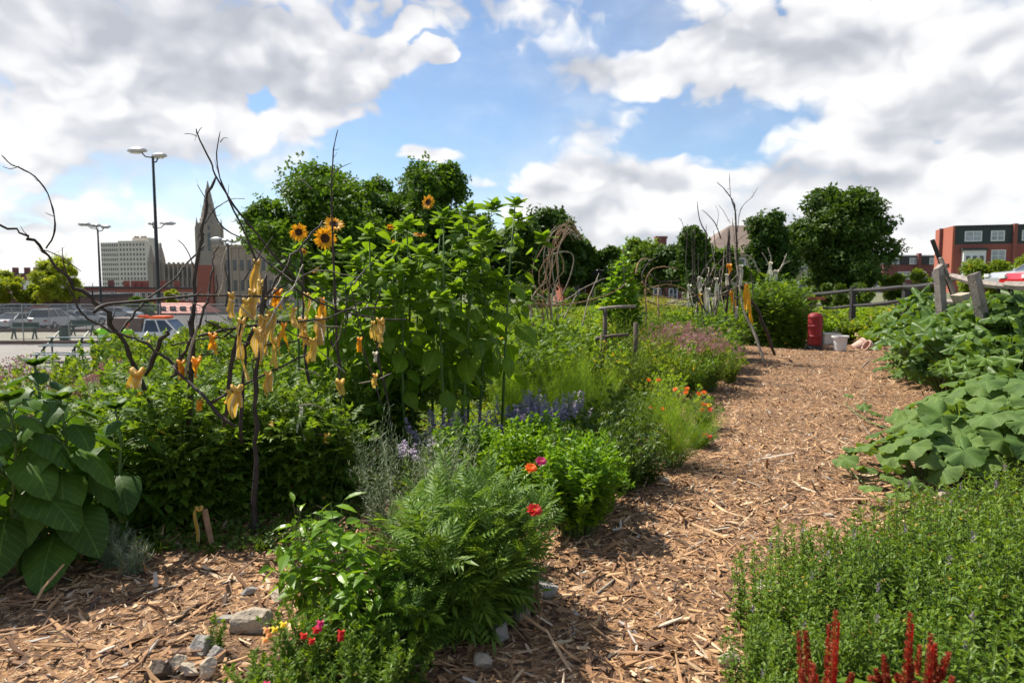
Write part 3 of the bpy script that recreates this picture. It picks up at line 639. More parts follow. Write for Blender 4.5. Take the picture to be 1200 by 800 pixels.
# ------------------------------------------------------------------ floodlight poles
POLE = plain('black pole paint', (.025, .025, .028), .45); HEAD = plain('silver lamp housing', (.55, .54, .52), .35, .5); LENS = plain('lamp lens', (.65, .66, .66), .2)
def lamp_head(parent, x, z, y=0., rz=0., tilt=0., s=1.):
    M = Matrix.Rotation(rz, 3, 'Z') @ Matrix.Rotation(tilt, 3, 'X')
    m_ = MB(); n = 12; V = []
    for k, (w, h_, yy) in enumerate([(.10, .06, -.6), (.26, .16, -.45), (.36, .22, -.05), (.33, .20, .35), (.18, .1, .62), (.05, .03, .7)]):
        for a in np.linspace(0, 2*math.pi, n, endpoint=False): V.append(M @ Vector((w*math.cos(a), yy, h_*math.sin(a)*(1 if math.sin(a) > 0 else .45))))
    V = np.array(V)*s+np.array((x, y, z)); F = np.array([(k*n+i, k*n+(i+1) % n, (k+1)*n+(i+1) % n, (k+1)*n+i) for k in range(5) for i in range(n)]); m_.add(V, [F, np.arange(n)[::-1][None], (np.arange(n)+5*n)[None]])
    hd = m_.build('lamp_head', HEAD, parent, smooth=True)
    V2 = [M @ Vector((.28*math.cos(a), .1+.42*math.sin(a), -.09)) for a in np.linspace(0, 2*math.pi, 14, endpoint=False)]
    V2b = [v+M @ Vector((0, 0, -.03)) for v in V2]; a_ = np.array(V2+V2b)*s+np.array((x, y, z)); MB().add(a_, [np.arange(14)[None], (np.arange(14)+14)[::-1][None], np.array([(i, (i+1) % 14, (i+1) % 14+14, i+14) for i in range(14)])]).build('lens', LENS, hd, smooth=False)
def flood(px, top, Y, heads, label, r=.16):
    x = at(px, 300, Y).x; z0 = Hf(x, Y); zt = at(px, top, Y).z-z0
    t_ = thing('floodlight_pole', label, 'floodlight', (x, Y, z0), 0, 'floodlight poles around the lot')
    MB().tube([(0, 0, 0), (0, 0, zt*.5), (0, 0, zt)], [r, r*.8, r*.55], 10).build('pole', POLE, t_); MB().lathe((0, 0, 0), [(.34, 0), (.34, .5), (.24, .55)], 12).build('base', conc, t_)
    for (hpx, hpy, rz, s) in heads:
        hx = at(hpx, hpy, Y).x-x; hz = at(hpx, hpy, Y).z-z0
        MB().tube([(0, 0, hz-.5 if hz > zt-1 else hz), (hx*.5, 0, hz-.42), (hx*.75, 0, hz-.12)], [.05, .05, .05], 6).build('bracket_arm', POLE, t_)
        lamp_head(t_, hx, hz, 0, rz, 0, s)
flood(184, 182, 53., [(161.5, 177, R(80), 1.25), (187, 183, R(62), 1.15)], 'tallest black floodlight pole, two big silver heads angled off its top, left of the church')
flood(182.6, 262, 70., [(178, 262, R(40), 1.0), (196, 262, R(-75), 1.2)], 'floodlight pole almost hidden behind the tallest pole, two heads at half its height', .14)
flood(116, 268, 78., [(99, 263, R(70), 1.3), (112, 264.5, R(60), 1.3), (124, 266, R(60), 1.2)], 'thin floodlight pole with three heads in front of the office tower')
flood(267.5, 285, 75., [(254, 280.5, R(70), 1.2), (263, 282, R(50), 1.1), (274, 283, R(60), 1.1)], 'floodlight pole with three close heads in front of the stone hall')
flood(387, 228, 60., [(377, 223.5, R(80), 1.2), (393.5, 226, R(80), 1.15)], 'floodlight pole rising through the big maple crown, two silver heads')

# ------------------------------------------------------------------ fence, bleachers, benches, bin
galv = plain('galvanised steel', (.30, .30, .30), .45, .6); GREEN = plain('dark green paint', (.03, .07, .05), .5); BLUEG = plain('blue grey plank', (.13, .17, .18), .7)
m, t, b, o = newmat('chain link'); tcn = t.node('ShaderNodeTexCoord'); s_ = t.node('ShaderNodeSeparateXYZ'); t.l.new(tcn.outputs['Object'], s_.inputs[0])
d1 = t.m('ABSOLUTE', t.m('SUBTRACT', t.m('FRACT', t.m('MULTIPLY', t.m('ADD', s_.outputs[0], s_.outputs[2]), 14.)), .5)); d2 = t.m('ABSOLUTE', t.m('SUBTRACT', t.m('FRACT', t.m('MULTIPLY', t.m('SUBTRACT', s_.outputs[0], s_.outputs[2]), 14.)), .5))
wire = t.m('LESS_THAN', t.m('MINIMUM', d1, d2), .05); b.inputs['Base Color'].default_value = (.22, .22, .22, 1); b.inputs['Metallic'].default_value = .5; t.put(b.inputs['Alpha'], wire); LINK = m
def chainfence(x0, x1, Y, h, label):
    t_ = thing('chain_link_fence', label, 'fence', (x0, Y, -2.2)); Wd = x1-x0; n = int(Wd/3)
    for k in range(n+1): MB().tube([(Wd*k/n, 0, 0), (Wd*k/n, 0, h)], .035, 6).build('post', galv, t_)
    MB().tube([(0, 0, h), (Wd, 0, h)], .028, 6).build('top_rail', galv, t_); MB().tube([(0, 0, .1), (Wd, 0, .1)], .02, 6).build('bottom_rail', galv, t_)
    MB().box((Wd/2, .03, h/2+.05), (Wd, .004, h-.1)).build('mesh', LINK, t_)
    MB().box((Wd/2, -.1, .12), (Wd, .15, .24)).build('kerb', plain('brown kerb', (.18, .12, .09), .8), t_)
chainfence(-50, -14, 44.6, 2.6, 'tall chain link fence in front of the parked cars')
chainfence(-75, -20, 56.5, 2.0, 'lower chain link fence at the back edge of the court')
def bleacher(x, y, w, rows, label):
    t_ = thing('bleacher', label, 'bleacher', (x, y, Hf(x, y)))
    for k in range(rows):
        z = .42+k*.38; yy = k*.6
        MB().box((0, yy, z), (w, .28, .045)).build('seat_plank', BLUEG, t_); 
        if k: MB().box((0, yy-.3, z-.32), (w, .26, .04)).build('foot_plank', BLUEG, t_)
    for xx in np.linspace(-w/2+.2, w/2-.2, 4):
        m_ = MB(); m_.beam((xx, -.15, .05), (xx, rows*.6, .05), .06, .06); m_.beam((xx, 0, .3), (xx, rows*.6, .3+rows*.38), .06, .06)
        for k in range(rows): m_.beam((xx, k*.6, .0), (xx, k*.6, .4+k*.38), .06, .06)
        m_.build('frame', GREEN, t_)
bleacher(at(104, 410, 34.).x, 33.5, 5.0, 3, 'low three row bleacher with green frame beyond the flower bed at left')
def bench_table(px, Y, label):
    x = at(px, 395, Y).x; t_ = thing('picnic_bench', label, 'bench', (x, Y, Hf(x, Y)), 0, 'dark benches by the court fence')
    MB().box((0, 0, .78), (1.9, .5, .09)).build('seat', GREEN, t_); MB().box((0, .28, 1.0), (1.9, .06, .35)).build('backrest', GREEN, t_)
    for s_ in (-.75, .75): MB().beam((s_, -.2, 0), (s_, .1, .78), .08, .08).build('leg', GREEN, t_); MB().beam((s_, .25, 0), (s_, .1, .78), .08, .08).build('leg', GREEN, t_)
bench_table(28, 49.0, 'dark green bench behind the fence at the left edge'); bench_table(97, 52.5, 'dark bench behind the fence close to the two workers')
x = at(76, 395, 47.5).x; t_ = thing('litter_bin', 'dark green litter bin behind the chain link fence', 'bin', (x, 47.5, Hf(x, 47.5)))
MB().lathe((0, 0, 0), [(.30, 0), (.34, .1), (.36, .85), (.38, .86), (.38, .95)], 14).build('body', GREEN, t_); MB().lathe((0, 0, .95), [(.39, 0), (.3, .16), (.1, .2)], 14).build('lid', DK, t_)

# ------------------------------------------------------------------ vehicles
TYRE = plain('tyre rubber', (.02, .02, .02), .8); RIM = plain('wheel rim', (.4, .4, .4), .3, .8)
def carpaint(n, c): 
    m, t, b, o = newmat(n); b.inputs['Base Color'].default_value = (*c, 1); b.inputs['Roughness'].default_value = .25; b.inputs['Metallic'].default_value = .2; b.inputs['Coat Weight'].default_value = .6; return m
def car(name, label, loc, rz, paint, kind='sedan', group=None, L=4.4):
    t_ = thing(name, label, {'sedan': 'car', 'suv': 'car', 'truck': 'pickup truck'}[kind], loc, rz, group); k = L/4.4; w = .88
    prof = {'sedan': [(-2.2, .35), (-2.2, .8), (-1.9, .93), (-1.2, .97), (1.05, .95), (1.95, .80), (2.2, .62), (2.2, .35)],
            'suv': [(-2.2, .4), (-2.2, 1.0), (-2.0, 1.1), (1.0, 1.08), (1.9, .98), (2.2, .75), (2.2, .4)],
            'truck': [(-2.6, .5), (-2.6, 1.1), (-.5, 1.1), (-.48, 1.12), (1.3, 1.12), (2.4, 1.05), (2.6, .85), (2.6, .5)]}[kind]
    cab = {'sedan': [(-1.55, .95), (-.95, 1.38), (.25, 1.42), (1.1, .94)], 'suv': [(-2.05, 1.08), (-1.8, 1.68), (.1, 1.72), (1.0, 1.06)], 'truck': [(-.5, 1.1), (-.42, 1.80), (.75, 1.80), (1.45, 1.1)]}[kind]
    m_ = MB(); n = len(prof); V = []
    for yy, ins in ((-w, .06), (-w+.08, 0), (w-.08, 0), (w, .06)):
        for (x, z) in prof: V.append((x*k*(1-ins*.4), yy, z if z < .5 else z-ins))
    F = [(r*n+i, r*n+(i+1) % n, (r+1)*n+(i+1) % n, (r+1)*n+i) for r in range(3) for i in range(n)]
    m_.add(np.array(V), [np.array(F), np.arange(n)[None], (np.arange(n)+3*n)[::-1][None]]); body = m_.build('body', paint, t_)
    V = [(x*k, s*(w-.05 if z < 1.2 else w-.2), z) for s in (-1, 1) for x, z in cab]; MB().add(np.array(V), [np.array([(0, 1, 2, 3), (7, 6, 5, 4), (0, 4, 5, 1), (2, 6, 7, 3)]), np.array([[1, 5, 6, 2]])]).build('cabin_glass', glass, t_)
    (xa, za), (xb, zb) = cab[1], cab[2]; MB().box(((xa+xb)/2*k, 0, max(za, zb)+.01), (abs(xb-xa)*k+.1, 2*(w-.19), .06)).build('roof', paint, t_)
    for i in range(3): 
        for s in (-1, 1):
            x0_, z0_ = ((cab[0], cab[1]), (((cab[0][0]+cab[3][0])/2, cab[0][1]), ((cab[1][0]+cab[2][0])/2, cab[1][1])), (cab[3], cab[2]))[i]
            MB().beam((x0_[0]*k, s*(w-.045), x0_[1]), (z0_[0]*k, s*(w-.19), z0_[1]), .05, .07).build('pillar', paint, t_)
    for x in (-1.35, 1.35) if kind != 'truck' else (-1.6, 1.65):
        for s in (-1, 1):
            wh = MB().lathe((x*k, s*.80, .34), [(.2, -.11), (.33, -.11), (.35, -.07), (.35, .07), (.33, .11), (.2, .11)], 18, rot=Matrix.Rotation(R(90), 3, 'X')).build('wheel', TYRE, t_)
            MB().lathe((x*k, s*.82, .34), [(.02, -.11), (.2, -.10), (.21, .10), (.02, .11)], 12, rot=Matrix.Rotation(R(90), 3, 'X')).build('rim', RIM, wh)
    e = prof[-1][0]*k
    for s in (-.62, .62): MB().box((e-.02, s, .68 if kind == 'sedan' else .86), (.1, .34, .14)).build('headlight', LENS, t_); MB().box((-e+.0, s, .78), (.08, .26, .16)).build('tail_light', carpaint('tail lamp red', (.4, .02, .02)), t_)
    for s in (-1, 1): MB().box((cab[3][0]*k-.15, s*(w+.08), cab[3][1]+.05), (.16, .16, .13)).build('mirror', paint, t_)
    return t_
white = carpaint('white car paint', (.7, .7, .7)); silver = carpaint('silver car paint', (.45, .46, .48)); black = carpaint('black car paint', (.02, .02, .025)); redc = carpaint('red car paint', (.55, .02, .02)); grey = carpaint('grey car paint', (.16, .17, .18)); gr2 = carpaint('green car paint', (.10, .14, .09))
cars = [(14, 62, black, 'sedan', 90, 'black parked car furthest left behind the fence'), (26, 60, white, 'sedan', 80, 'white parked car beside the black car at far left'), (45, 64, gr2, 'sedan', 5, 'dull green parked sedan seen side on behind the fence'), (62, 61, white, 'suv', 95, 'white parked car nose on near the litter bin'), (73, 63, silver, 'sedan', 85, 'silver parked car right of the nose on white car'), (97, 66, white, 'sedan', 60, 'white parked car behind the back fence just left of the three head lamp pole'),
        (142, 78, silver, 'sedan', 0, 'silver car passing under the salmon red roof'), (86, 76, black, 'suv', 0, 'black parked car further back in the lot'), (-12, 62, silver, 'suv', 90, 'silver parked car cut by the left edge'), (52, 80, redc, 'sedan', 0, 'dark red car in the far row of the lot'), (30, 84, grey, 'suv', 0, 'grey parked car in the far row of the lot')]
for px, Yc, pt, kd, rz, lb in cars:
    x = at(px, 380, Yc).x; car('parked_car', lb, (x, Yc, Hf(x, Yc)+.02), R(rz), pt, kd, 'cars parked in the lower lot')
x = at(186, 380, 41.).x; tr = car('pickup_truck', 'white pickup truck with orange beacons and brown load beyond the branches', (x, 41., Hf(x, 41.)), 0, white, 'truck')
MB().box((-1.65, 0, 1.45), (2.0, 1.5, .9)).build('load', plain('brown load', (.16, .12, .10), .8), tr)
orng = plain('orange beacon', (.85, .13, .03), .5); MB().box((.2, 0, 1.93), (.9, 1.1, .16)).build('beacon', orng, tr); MB().box((-.9, 0, 1.97), (.5, .3, .15)).build('beacon', orng, tr)
x = at(1200, 320, 24.).x+.55; car('parked_car', 'bright red car cut by the right edge beyond the split rail fence', (x+2.45, 25.5, Hf(x, 25)+.6), R(178), redc, 'suv')
x = at(1176, 320, 26.).x; car('parked_car', 'silver blue car behind the red car at the right edge', (x+4.6, 29.5, Hf(x, 29)+.7), R(175), silver, 'suv', L=4.6)

# ------------------------------------------------------------------ two workers
VEST = plain('lime safety vest', (.35, .80, .05), .7); JEAN = plain('dark trousers', (.03, .035, .05), .8); SKIN = plain('skin', (.42, .24, .17), .6); HATO = plain('orange hard hat', (.75, .10, .02), .4)
def worker(px, Y, label, hat, rz, lean=0.):
    x = at(px, 400, Y).x; t_ = thing('person', label, 'person', (x, Y, Hf(x, Y)), rz)
    J = [(0, 0, .98), (0, 0, 1.2), (0, 0, 1.42), (0, .0, 1.53), (0, .01, 1.62), (0, .02, 1.74), (-.19, 0, 1.42), (-.26, .02, 1.15), (-.22, .16, .95), (-.21, .22, .88), (.19, 0, 1.42), (.26, .02, 1.15), (.2, .18, .98), (.19, .25, .92), (-.1, 0, .92), (-.11, .03, .5), (-.12, 0, .09), (-.12, .14, .04), (.1, 0, .92), (.12, -.02, .5), (.13, -.05, .09), (.13, .09, .04)]
    RR = [.155, .15, .155, .06, .085, .085, .075, .05, .04, .035, .075, .05, .04, .035, .10, .065, .045, .04, .10, .065, .045, .04]
    E = [(0, 1), (1, 2), (2, 3), (3, 4), (4, 5), (2, 6), (6, 7), (7, 8), (8, 9), (2, 10), (10, 11), (11, 12), (12, 13), (0, 14), (14, 15), (15, 16), (16, 17), (0, 18), (18, 19), (19, 20), (20, 21)]
    me = bpy.data.meshes.new('body'); me.from_pydata([(a, b_+lean*max(0, c_-1), c_) for a, b_, c_ in J], E, []); o_ = bpy.data.objects.new('body', me); col.objects.link(o_); o_.parent = t_
    sk = o_.modifiers.new('skin', 'SKIN'); sk.use_smooth_shade = True
    for i, r_ in enumerate(RR): me.skin_vertices[0].data[i].radius = (r_, r_*.8)
    me.skin_vertices[0].data[0].use_root = True; o_.modifiers.new('sub', 'SUBSURF').levels = 1; o_.modifiers['sub'].render_levels = 1
    m_, t, b, oo = newmat('worker body'); tcn = t.node('ShaderNodeTexCoord'); s_ = t.node('ShaderNodeSeparateXYZ'); t.l.new(tcn.outputs['Object'], s_.inputs[0])
    t.put(b.inputs['Base Color'], t.mix(t.m('GREATER_THAN', s_.outputs[2], 1.0), (.03, .035, .05, 1), (.42, .24, .17, 1))); me.materials.append(m_)
    MB().lathe((0, lean*.3, .93), [(.19, 0), (.21, .2), (.235, .42), (.225, .5), (.12, .57)], 14).build('vest', VEST, t_, smooth=True); MB().lathe((0, lean*.2, 1.10), [(.217, 0), (.222, .06)], 14).build('reflective_band', LENS, t_)
    for s in (-1, 1): MB().tube([(s*.17, lean*.4, 1.42), (s*.25, lean*.3, 1.3), (s*.27, .02, 1.16)], [.09, .085, .07], 8).build('sleeve', VEST, t_)
    MB().lathe((0, .02+lean*.7, 1.70), [(.15, 0), (.13, .015), (.12, .06), (.09, .11), (.03, .135)], 14).build('hard_hat', hat, t_, smooth=True)
worker(120.5, 37., 'worker in lime vest and dark trousers, left of the pair below the lamp pole', DK, R(20))
worker(148.5, 36.5, 'worker in lime vest and orange hard hat, next to the pickup truck', HATO, R(-140), .25)

# ------------------------------------------------------------------ trees
def tree(name, label, px, top, wpx, Y, mat, bot=None, shape='round', n=5200, leaf=.42, lumps=34, seed=0, trunk=.16, kind='tree', group=None):
    rng = np.random.RandomState(seed+7); x = at(px, 300, Y).x; z0 = Hf(x, Y); zt = at(px, top, Y).z-z0; rx = wpx/2/800*Y; zb = (at(px, bot, Y).z-z0) if bot else zt*.22
    if kind in ('bush', 'hedge'): zb = .15
    t_ = thing(name, label, kind, (x, Y, z0), rng.rand()*6.28, group); zc_ = (zt+zb)/2; rz_ = (zt-zb)/2
    a = rng.rand(lumps)*6.283; cz = rng.rand(lumps)*2-1; rad = rng.rand(lumps)**.4*.80
    if shape == 'cone': prof = (1-(cz+1)/2*.72)
    else: prof = np.sqrt(np.clip(1-cz**2*.9, .08, 1))
    C_ = np.stack([np.cos(a)*rad*prof*rx, np.sin(a)*rad*prof*rx, zc_+cz*.84*rz_], -1); env = 1+.16*np.sin(a*3+seed)+.14*np.sin(a*5+cz*4+seed*2); C_[:, :2] *= env[:, None]; C_[:, 2] += rng.randn(lumps)*.05*rz_; lr = (.15+.18*rng.rand(lumps))*min(rx, rz_)*1.18
    who = rng.randint(0, lumps, n); d = rng.randn(n, 3); d /= np.linalg.norm(d, axis=1)[:, None]; rr = rng.rand(n)**.38
    p = C_[who]+d*(rr*lr[who])[:, None]*np.array((1.15, 1.15, .85)); p[:, 2] = np.maximum(p[:, 2], zb*.9)
    # stray twigs beyond the lumps make the outline uneven
    st = rng.rand(n) < .12; p[st] += d[st]*(lr[who[st]]*.4)[:, None]
    dirs = d+rng.randn(n, 3)*.6+np.array((0, 0, -.25)); nr = rng.randn(n, 3)*.7+np.array((0, 0, 1.))
    mb = MB(); mb.leaves(LEAF['clump'], p, dirs, nr, leaf*(.7+.6*rng.rand(n))); mb.build('crown', mat, t_)
    tr = MB(); h1 = zb+rz_*.5; bend = rng.randn(2)*.05*zt
    tr.tube([(0, 0, -.3), (bend[0]*.3, bend[1]*.3, h1*.5), (bend[0], bend[1], h1), (bend[0]*.6, bend[1]*.6, zc_+rz_*.55)], [trunk*zt*.14, trunk*zt*.11, trunk*zt*.085, trunk*zt*.02], 8)
    for i in range(min(lumps, 16)):
        s0 = np.array((bend[0], bend[1], zb*.7+(zc_-zb*.5)*rng.rand()*.7)); e = C_[i]; mid = (s0+e)/2+np.array((0, 0, .06*zt)); tr.tube([s0, mid, e], [trunk*zt*.05, trunk*zt*.03, trunk*zt*.01], 5)
    tr.build('trunk', G['bark'], t_); return t_
tree('maple_tree', 'broad dark green maple with a floodlight in its crown, left of the sunflowers', 374, 198, 172, 47., G['treemid'], 345, n=10500, leaf=.40, lumps=70, seed=1)
tree('maple_tree', 'lower maple crown filling the gap between the two tallest trees', 434, 208, 130, 51., G['treemid'], 345, n=7500, leaf=.42, lumps=50, seed=2)
tree('maple_tree', 'tall rounded maple directly behind the sunflower tops', 511, 190, 118, 49., G['treemid'], 345, n=7800, leaf=.40, lumps=50, seed=3)
tree('oak_tree', 'dark crown behind the bundle of bent tan twigs', 630, 250, 92, 58., G['treedark'], 350, n=5600, leaf=.48, lumps=26, seed=4)
tree('oak_tree', 'low dark tree sloping down right of the twig bundle', 682, 284, 92, 60., G['treedark'], 352, n=3600, leaf=.5, lumps=24, seed=5)
tree('oak_tree', 'dark tree half hidden behind the sunflower stems', 572, 262, 90, 62., G['treedark'], 350, n=3600, leaf=.5, lumps=24, seed=15)
tree('round_tree', 'olive green dome shaped tree in front of the chimney', 748, 280, 64, 66., G['tomato'], 345, n=3600, leaf=.42, lumps=26, seed=6)
tree('juniper_tree', 'dark ragged evergreen left of the stick teepee', 812, 268, 58, 52., G['treedark'], 345, n=3600, leaf=.42, lumps=24, seed=7, shape='cone')
tree('juniper_tree', 'low evergreen merging with the olive dome tree', 782, 290, 52, 56., G['treedark'], 345, n=2800, leaf=.42, lumps=20, seed=17)
tree('juniper_tree', 'shaggy evergreen filling the gap behind the teepee sticks', 848, 292, 48, 54., G['tomato'], 345, n=2600, leaf=.42, lumps=18, seed=18)
tree('linden_tree', 'medium dark tree with narrow top just right of the teepee', 900, 241, 74, 58., G['treedark'], 345, n=5200, leaf=.42, lumps=34, seed=8, shape='cone')
tree('linden_tree', 'biggest dark oval tree standing alone right of centre', 986, 222, 106, 60., G['treedark'], 346, n=10500, leaf=.44, lumps=76, seed=9)
tree('locust_tree', 'lime green tree behind the arched branch at left', 66, 304, 62, 82., G['treelime'], 352, n=5000, leaf=.34, lumps=34, seed=10)
tree('locust_tree', 'lime green tree cut by the left edge', -2, 318, 60, 82., G['treelime'], 352, n=4600, leaf=.34, lumps=34, seed=11)
tree('locust_tree', 'small lime green tree low in front of the white house', 37, 336, 40, 84., G['treelime'], 356, n=1400, leaf=.45, lumps=12, seed=21)
tree('small_tree', 'small dark green tree between the two red roofed shops', 160, 347, 36, 92., G['treemid'], 378, n=1500, leaf=.45, lumps=12, seed=12)
tree('small_tree', 'small bright tree in front of the brick annex by the stone hall', 200, 340, 16, 120., G['treelime'], 358, n=700, leaf=.45, lumps=8, seed=13)
tree('hedge_bush', 'tall olive bush against the brick apartments behind the split rail fence', 1160, 305, 62, 45., G['weed'], 352, n=3200, leaf=.3, lumps=22, seed=14, kind='bush')
tree('hedge_bush', 'low green bush in front of the brick house row', 1072, 318, 74, 60., G['weed'], 345, n=2600, leaf=.35, lumps=20, seed=16, kind='bush')
tree('hedge_bush', 'green bush right of the apartment bay, cut by the right edge', 1214, 300, 50, 50., G['weed'], 350, n=2400, leaf=.3, lumps=16, seed=19, kind='bush')
for i, (px, top, w, Yt, lb) in enumerate([(290, 372, 60, 30., 'shrub below the stone hall behind the brushwood'), (225, 385, 60, 24., 'shrub in front of the pickup truck bonnet'), (250, 378, 40, 34., 'shrub right of the pickup truck'), (128, 401, 56, 20., 'shrub hiding the lower half of the two workers'), (172, 393, 60, 19., 'shrub hiding the wheels of the pickup truck'), (205, 390, 50, 27., 'shrub between the truck and the bonnet shrub')]):
    tree('low_shrub', 'green '+lb, px, top, w, Yt, G['weed'], top+40, n=1500, leaf=.2, lumps=12, seed=30+i, kind='bush')
for i, (px, Yt, w) in enumerate([(600, 40, 120), (720, 44, 130), (850, 42, 130), (500, 38, 120), (980, 48, 120)]):
    tree('far_hedge', ['hedge behind the twig bundle', 'hedge below the olive dome tree', 'hedge behind the teepee', 'hedge behind the sunflower clump', 'hedge under the biggest dark tree'][i], px, 334, w, Yt, G['dark'], 352, n=1800, leaf=.3, lumps=22, seed=50+i, kind='hedge')
# ================================================================== GARDEN PLANTS
def rs(n): return np.random.RandomState(n)
def put(o, px, Y, label=None, rz=None, s=None, x=None):
    x = at(px, 400, Y).x if x is None else x
    o.location = (x, Y, Hf(x, Y)); 
    if rz is not None: o.rotation_euler.z = rz
    if s is not None: o.scale = (s, s, s) if np.isscalar(s) else s
    if label: o['label'] = label
    return o
def bush(name, label, cat, n, h, r, nodes, leaf, size, mat, seed, t0=.15, pit=(.1, .9), prof=(1, .6), per=1, dome=.35, r0=.2, sr=.003, smat='stem', petiole=0., group=None, curv=1.6, tip=None, k=5, pr=.0015, jit=.35, t1=1.):
    rng = rs(seed); t_ = thing(name, label, cat, (0, 0, 0), 0, group)
    P = grow(rng, n, h, r, r0, dome, curv, k); sm_ = MB(); sm_.tubes(P, np.linspace(sr, sr*.4, k)[None].repeat(n, 0), 4)
    lm = MB(); leafy(lm, rng, P, leaf, nodes, t0, size, pit, prof, per, 0, t1, petiole, jit, sm_, pr)
    if tip: lm.leaves(LEAF['tuft'], P[:, -1], P[:, -1]-P[:, -2], rng.randn(n, 3), tip)
    sm_.build('stems', G[smat], t_); lm.build('leaves', G[mat], t_); return t_, P, rng
L = LEAF
used = {}
def place(protos, i, px, Y, label=None, rz=None, s=1., group=None):
    """the first use moves the prototype itself, later uses copy it and its parts"""
    p = protos[i % len(protos)]; rr = random.Random(int(px*13+Y*101))
    o = p if p.name not in used else dup(p)
    used[p.name] = 1
    if group: o['group'] = group
    return put(o, px, Y, label, rr.random()*6.28 if rz is None else rz, s)

# (labels of the plant masses are written from row and place)
ORD = ['first', 'second', 'third', 'fourth', 'fifth', 'sixth', 'seventh', 'eighth', 'ninth', 'tenth', 'eleventh', 'twelfth', 'thirteenth', 'fourteenth', 'fifteenth', 'sixteenth']
def rows(spots, edges, names, text):
    """spots (px, Y, ...) -> one label each: the row it stands in and its count from the left"""
    lab = [None]*len(spots)
    for k in range(len(names)):
        ids = sorted([i for i, s_ in enumerate(spots) if edges[k] <= s_[1] < edges[k+1]], key=lambda i: spots[i][0])
        for q, i in enumerate(ids): lab[i] = text % (ORD[q] if q < len(ids)-1 else 'rightmost', names[k])
    return lab
# ---- tomato plants (left bed)
TL = 'bushy tomato plant in the dense green mass under the branch trellis'
def mk_tomato(seed, h=1.08, r=.50): return bush('tomato_plant', TL, 'tomato plant', 46, h, r, 15, L['tomato'], .22, 'tomato', seed, t0=.08, pit=(-.2, .6), prof=(1.05, .6), sr=.005, r0=.25, dome=.45, tip=.09, jit=.5)[0]
toms = [mk_tomato(101), mk_tomato(102), mk_tomato(103)]
spots = [(105, 4.55), (155, 4.25), (205, 4.15), (262, 4.35), (322, 4.5), (372, 4.8), (135, 5.1), (190, 5.0), (250, 5.1), (310, 5.3), (365, 5.6), (412, 5.7), (220, 5.9), (290, 6.2), (350, 6.5), (410, 6.6), (160, 6.0), (455, 6.3)]
TLB = rows(spots, [0, 4.7, 5.5, 9], ['front row over the mulch', 'middle row', 'back row'], '%s tomato plant from the left, %s under the branch trellis')
for i, (px, Y) in enumerate(spots): place(toms, i, px, Y+(.42 if Y < 4.7 else .15), TLB[i], s=.80+.16*((i*7) % 5)/4, group='tomato plants under the trellis')
# ---- medium leafy plants behind
WL = 'leafy green garden plant in the weedy back of the left bed'
def mk_weed(seed, h=.95, r=.38, mat='weed', leaf='ovate', size=.10): return bush('leafy_plant', WL, 'plant', 46, h, r, 16, L[leaf], size, mat, seed, t0=.1, sr=.004, tip=.08)[0]
weeds = [mk_weed(111), mk_weed(112, leaf='lance', size=.11), mk_weed(113, mat='tomato')]
WSP = [(5, 5.2, .9), (78, 6.4, .82), (118, 6.9, 1.05), (165, 7.2, 1.), (210, 7.0, .98), (245, 7.6, 1.02), (285, 7.8, .98), (325, 8.2, 1.), (365, 8.0, 1.), (70, 7.4, .8), (140, 8.4, .95), (190, 8.8, .95), (230, 9.3, 1.), (-20, 6, .8)]
WLB = rows(WSP, [0, 7.05, 8.1, 12], ['just behind the tomatoes', 'in the middle rank', 'at the back edge'], '%s leafy plant from the left %s of the weedy left bed')
for i, (px, Y, s) in enumerate(WSP):
    place(weeds, i, px, Y, WLB[i], s=s*1.1, group='leafy plants at the back of the left bed')
g, P, rng = bush('goldenrod_plant', 'feathery yellow green bush standing tallest in front of the concrete pavement at left', 'plant', 60, 1.0, .34, 22, L['lance'], .07, 'lime', 120, t0=.1, sr=.003); put(g, 42, 6.6, rz=0)
def pinkweed(seed, label, px, Y, s=1.):
    t_, P, rng = bush('dusty_pink_flower', label, 'flowering plant', 60, .8, .42, 10, L['lance'], .08, 'weed', seed, sr=.003)
    f = MB(); e = P[:, -1].repeat(8, 0)+rng.randn(480, 3)*np.array((.045, .045, .02)); f.leaves(L['clump'], e, rng.randn(480, 3)+np.array((0, 0, 1)), rng.randn(480, 3), .028); f.build('flower_heads', G['pink'], t_); put(t_, px, Y, s=s); return t_
pinkweed(121, 'patch of faded pink flowers behind the big leaves at left', 98, 5.9, 1.0)
pinkweed(122, 'faded pink flowers thinning out left of the yellow green bush', 8, 6.9, 1.1)
pinkweed(123, 'smaller pink flower patch just right of the faded pink one at left', 138, 6.6, 1.05)

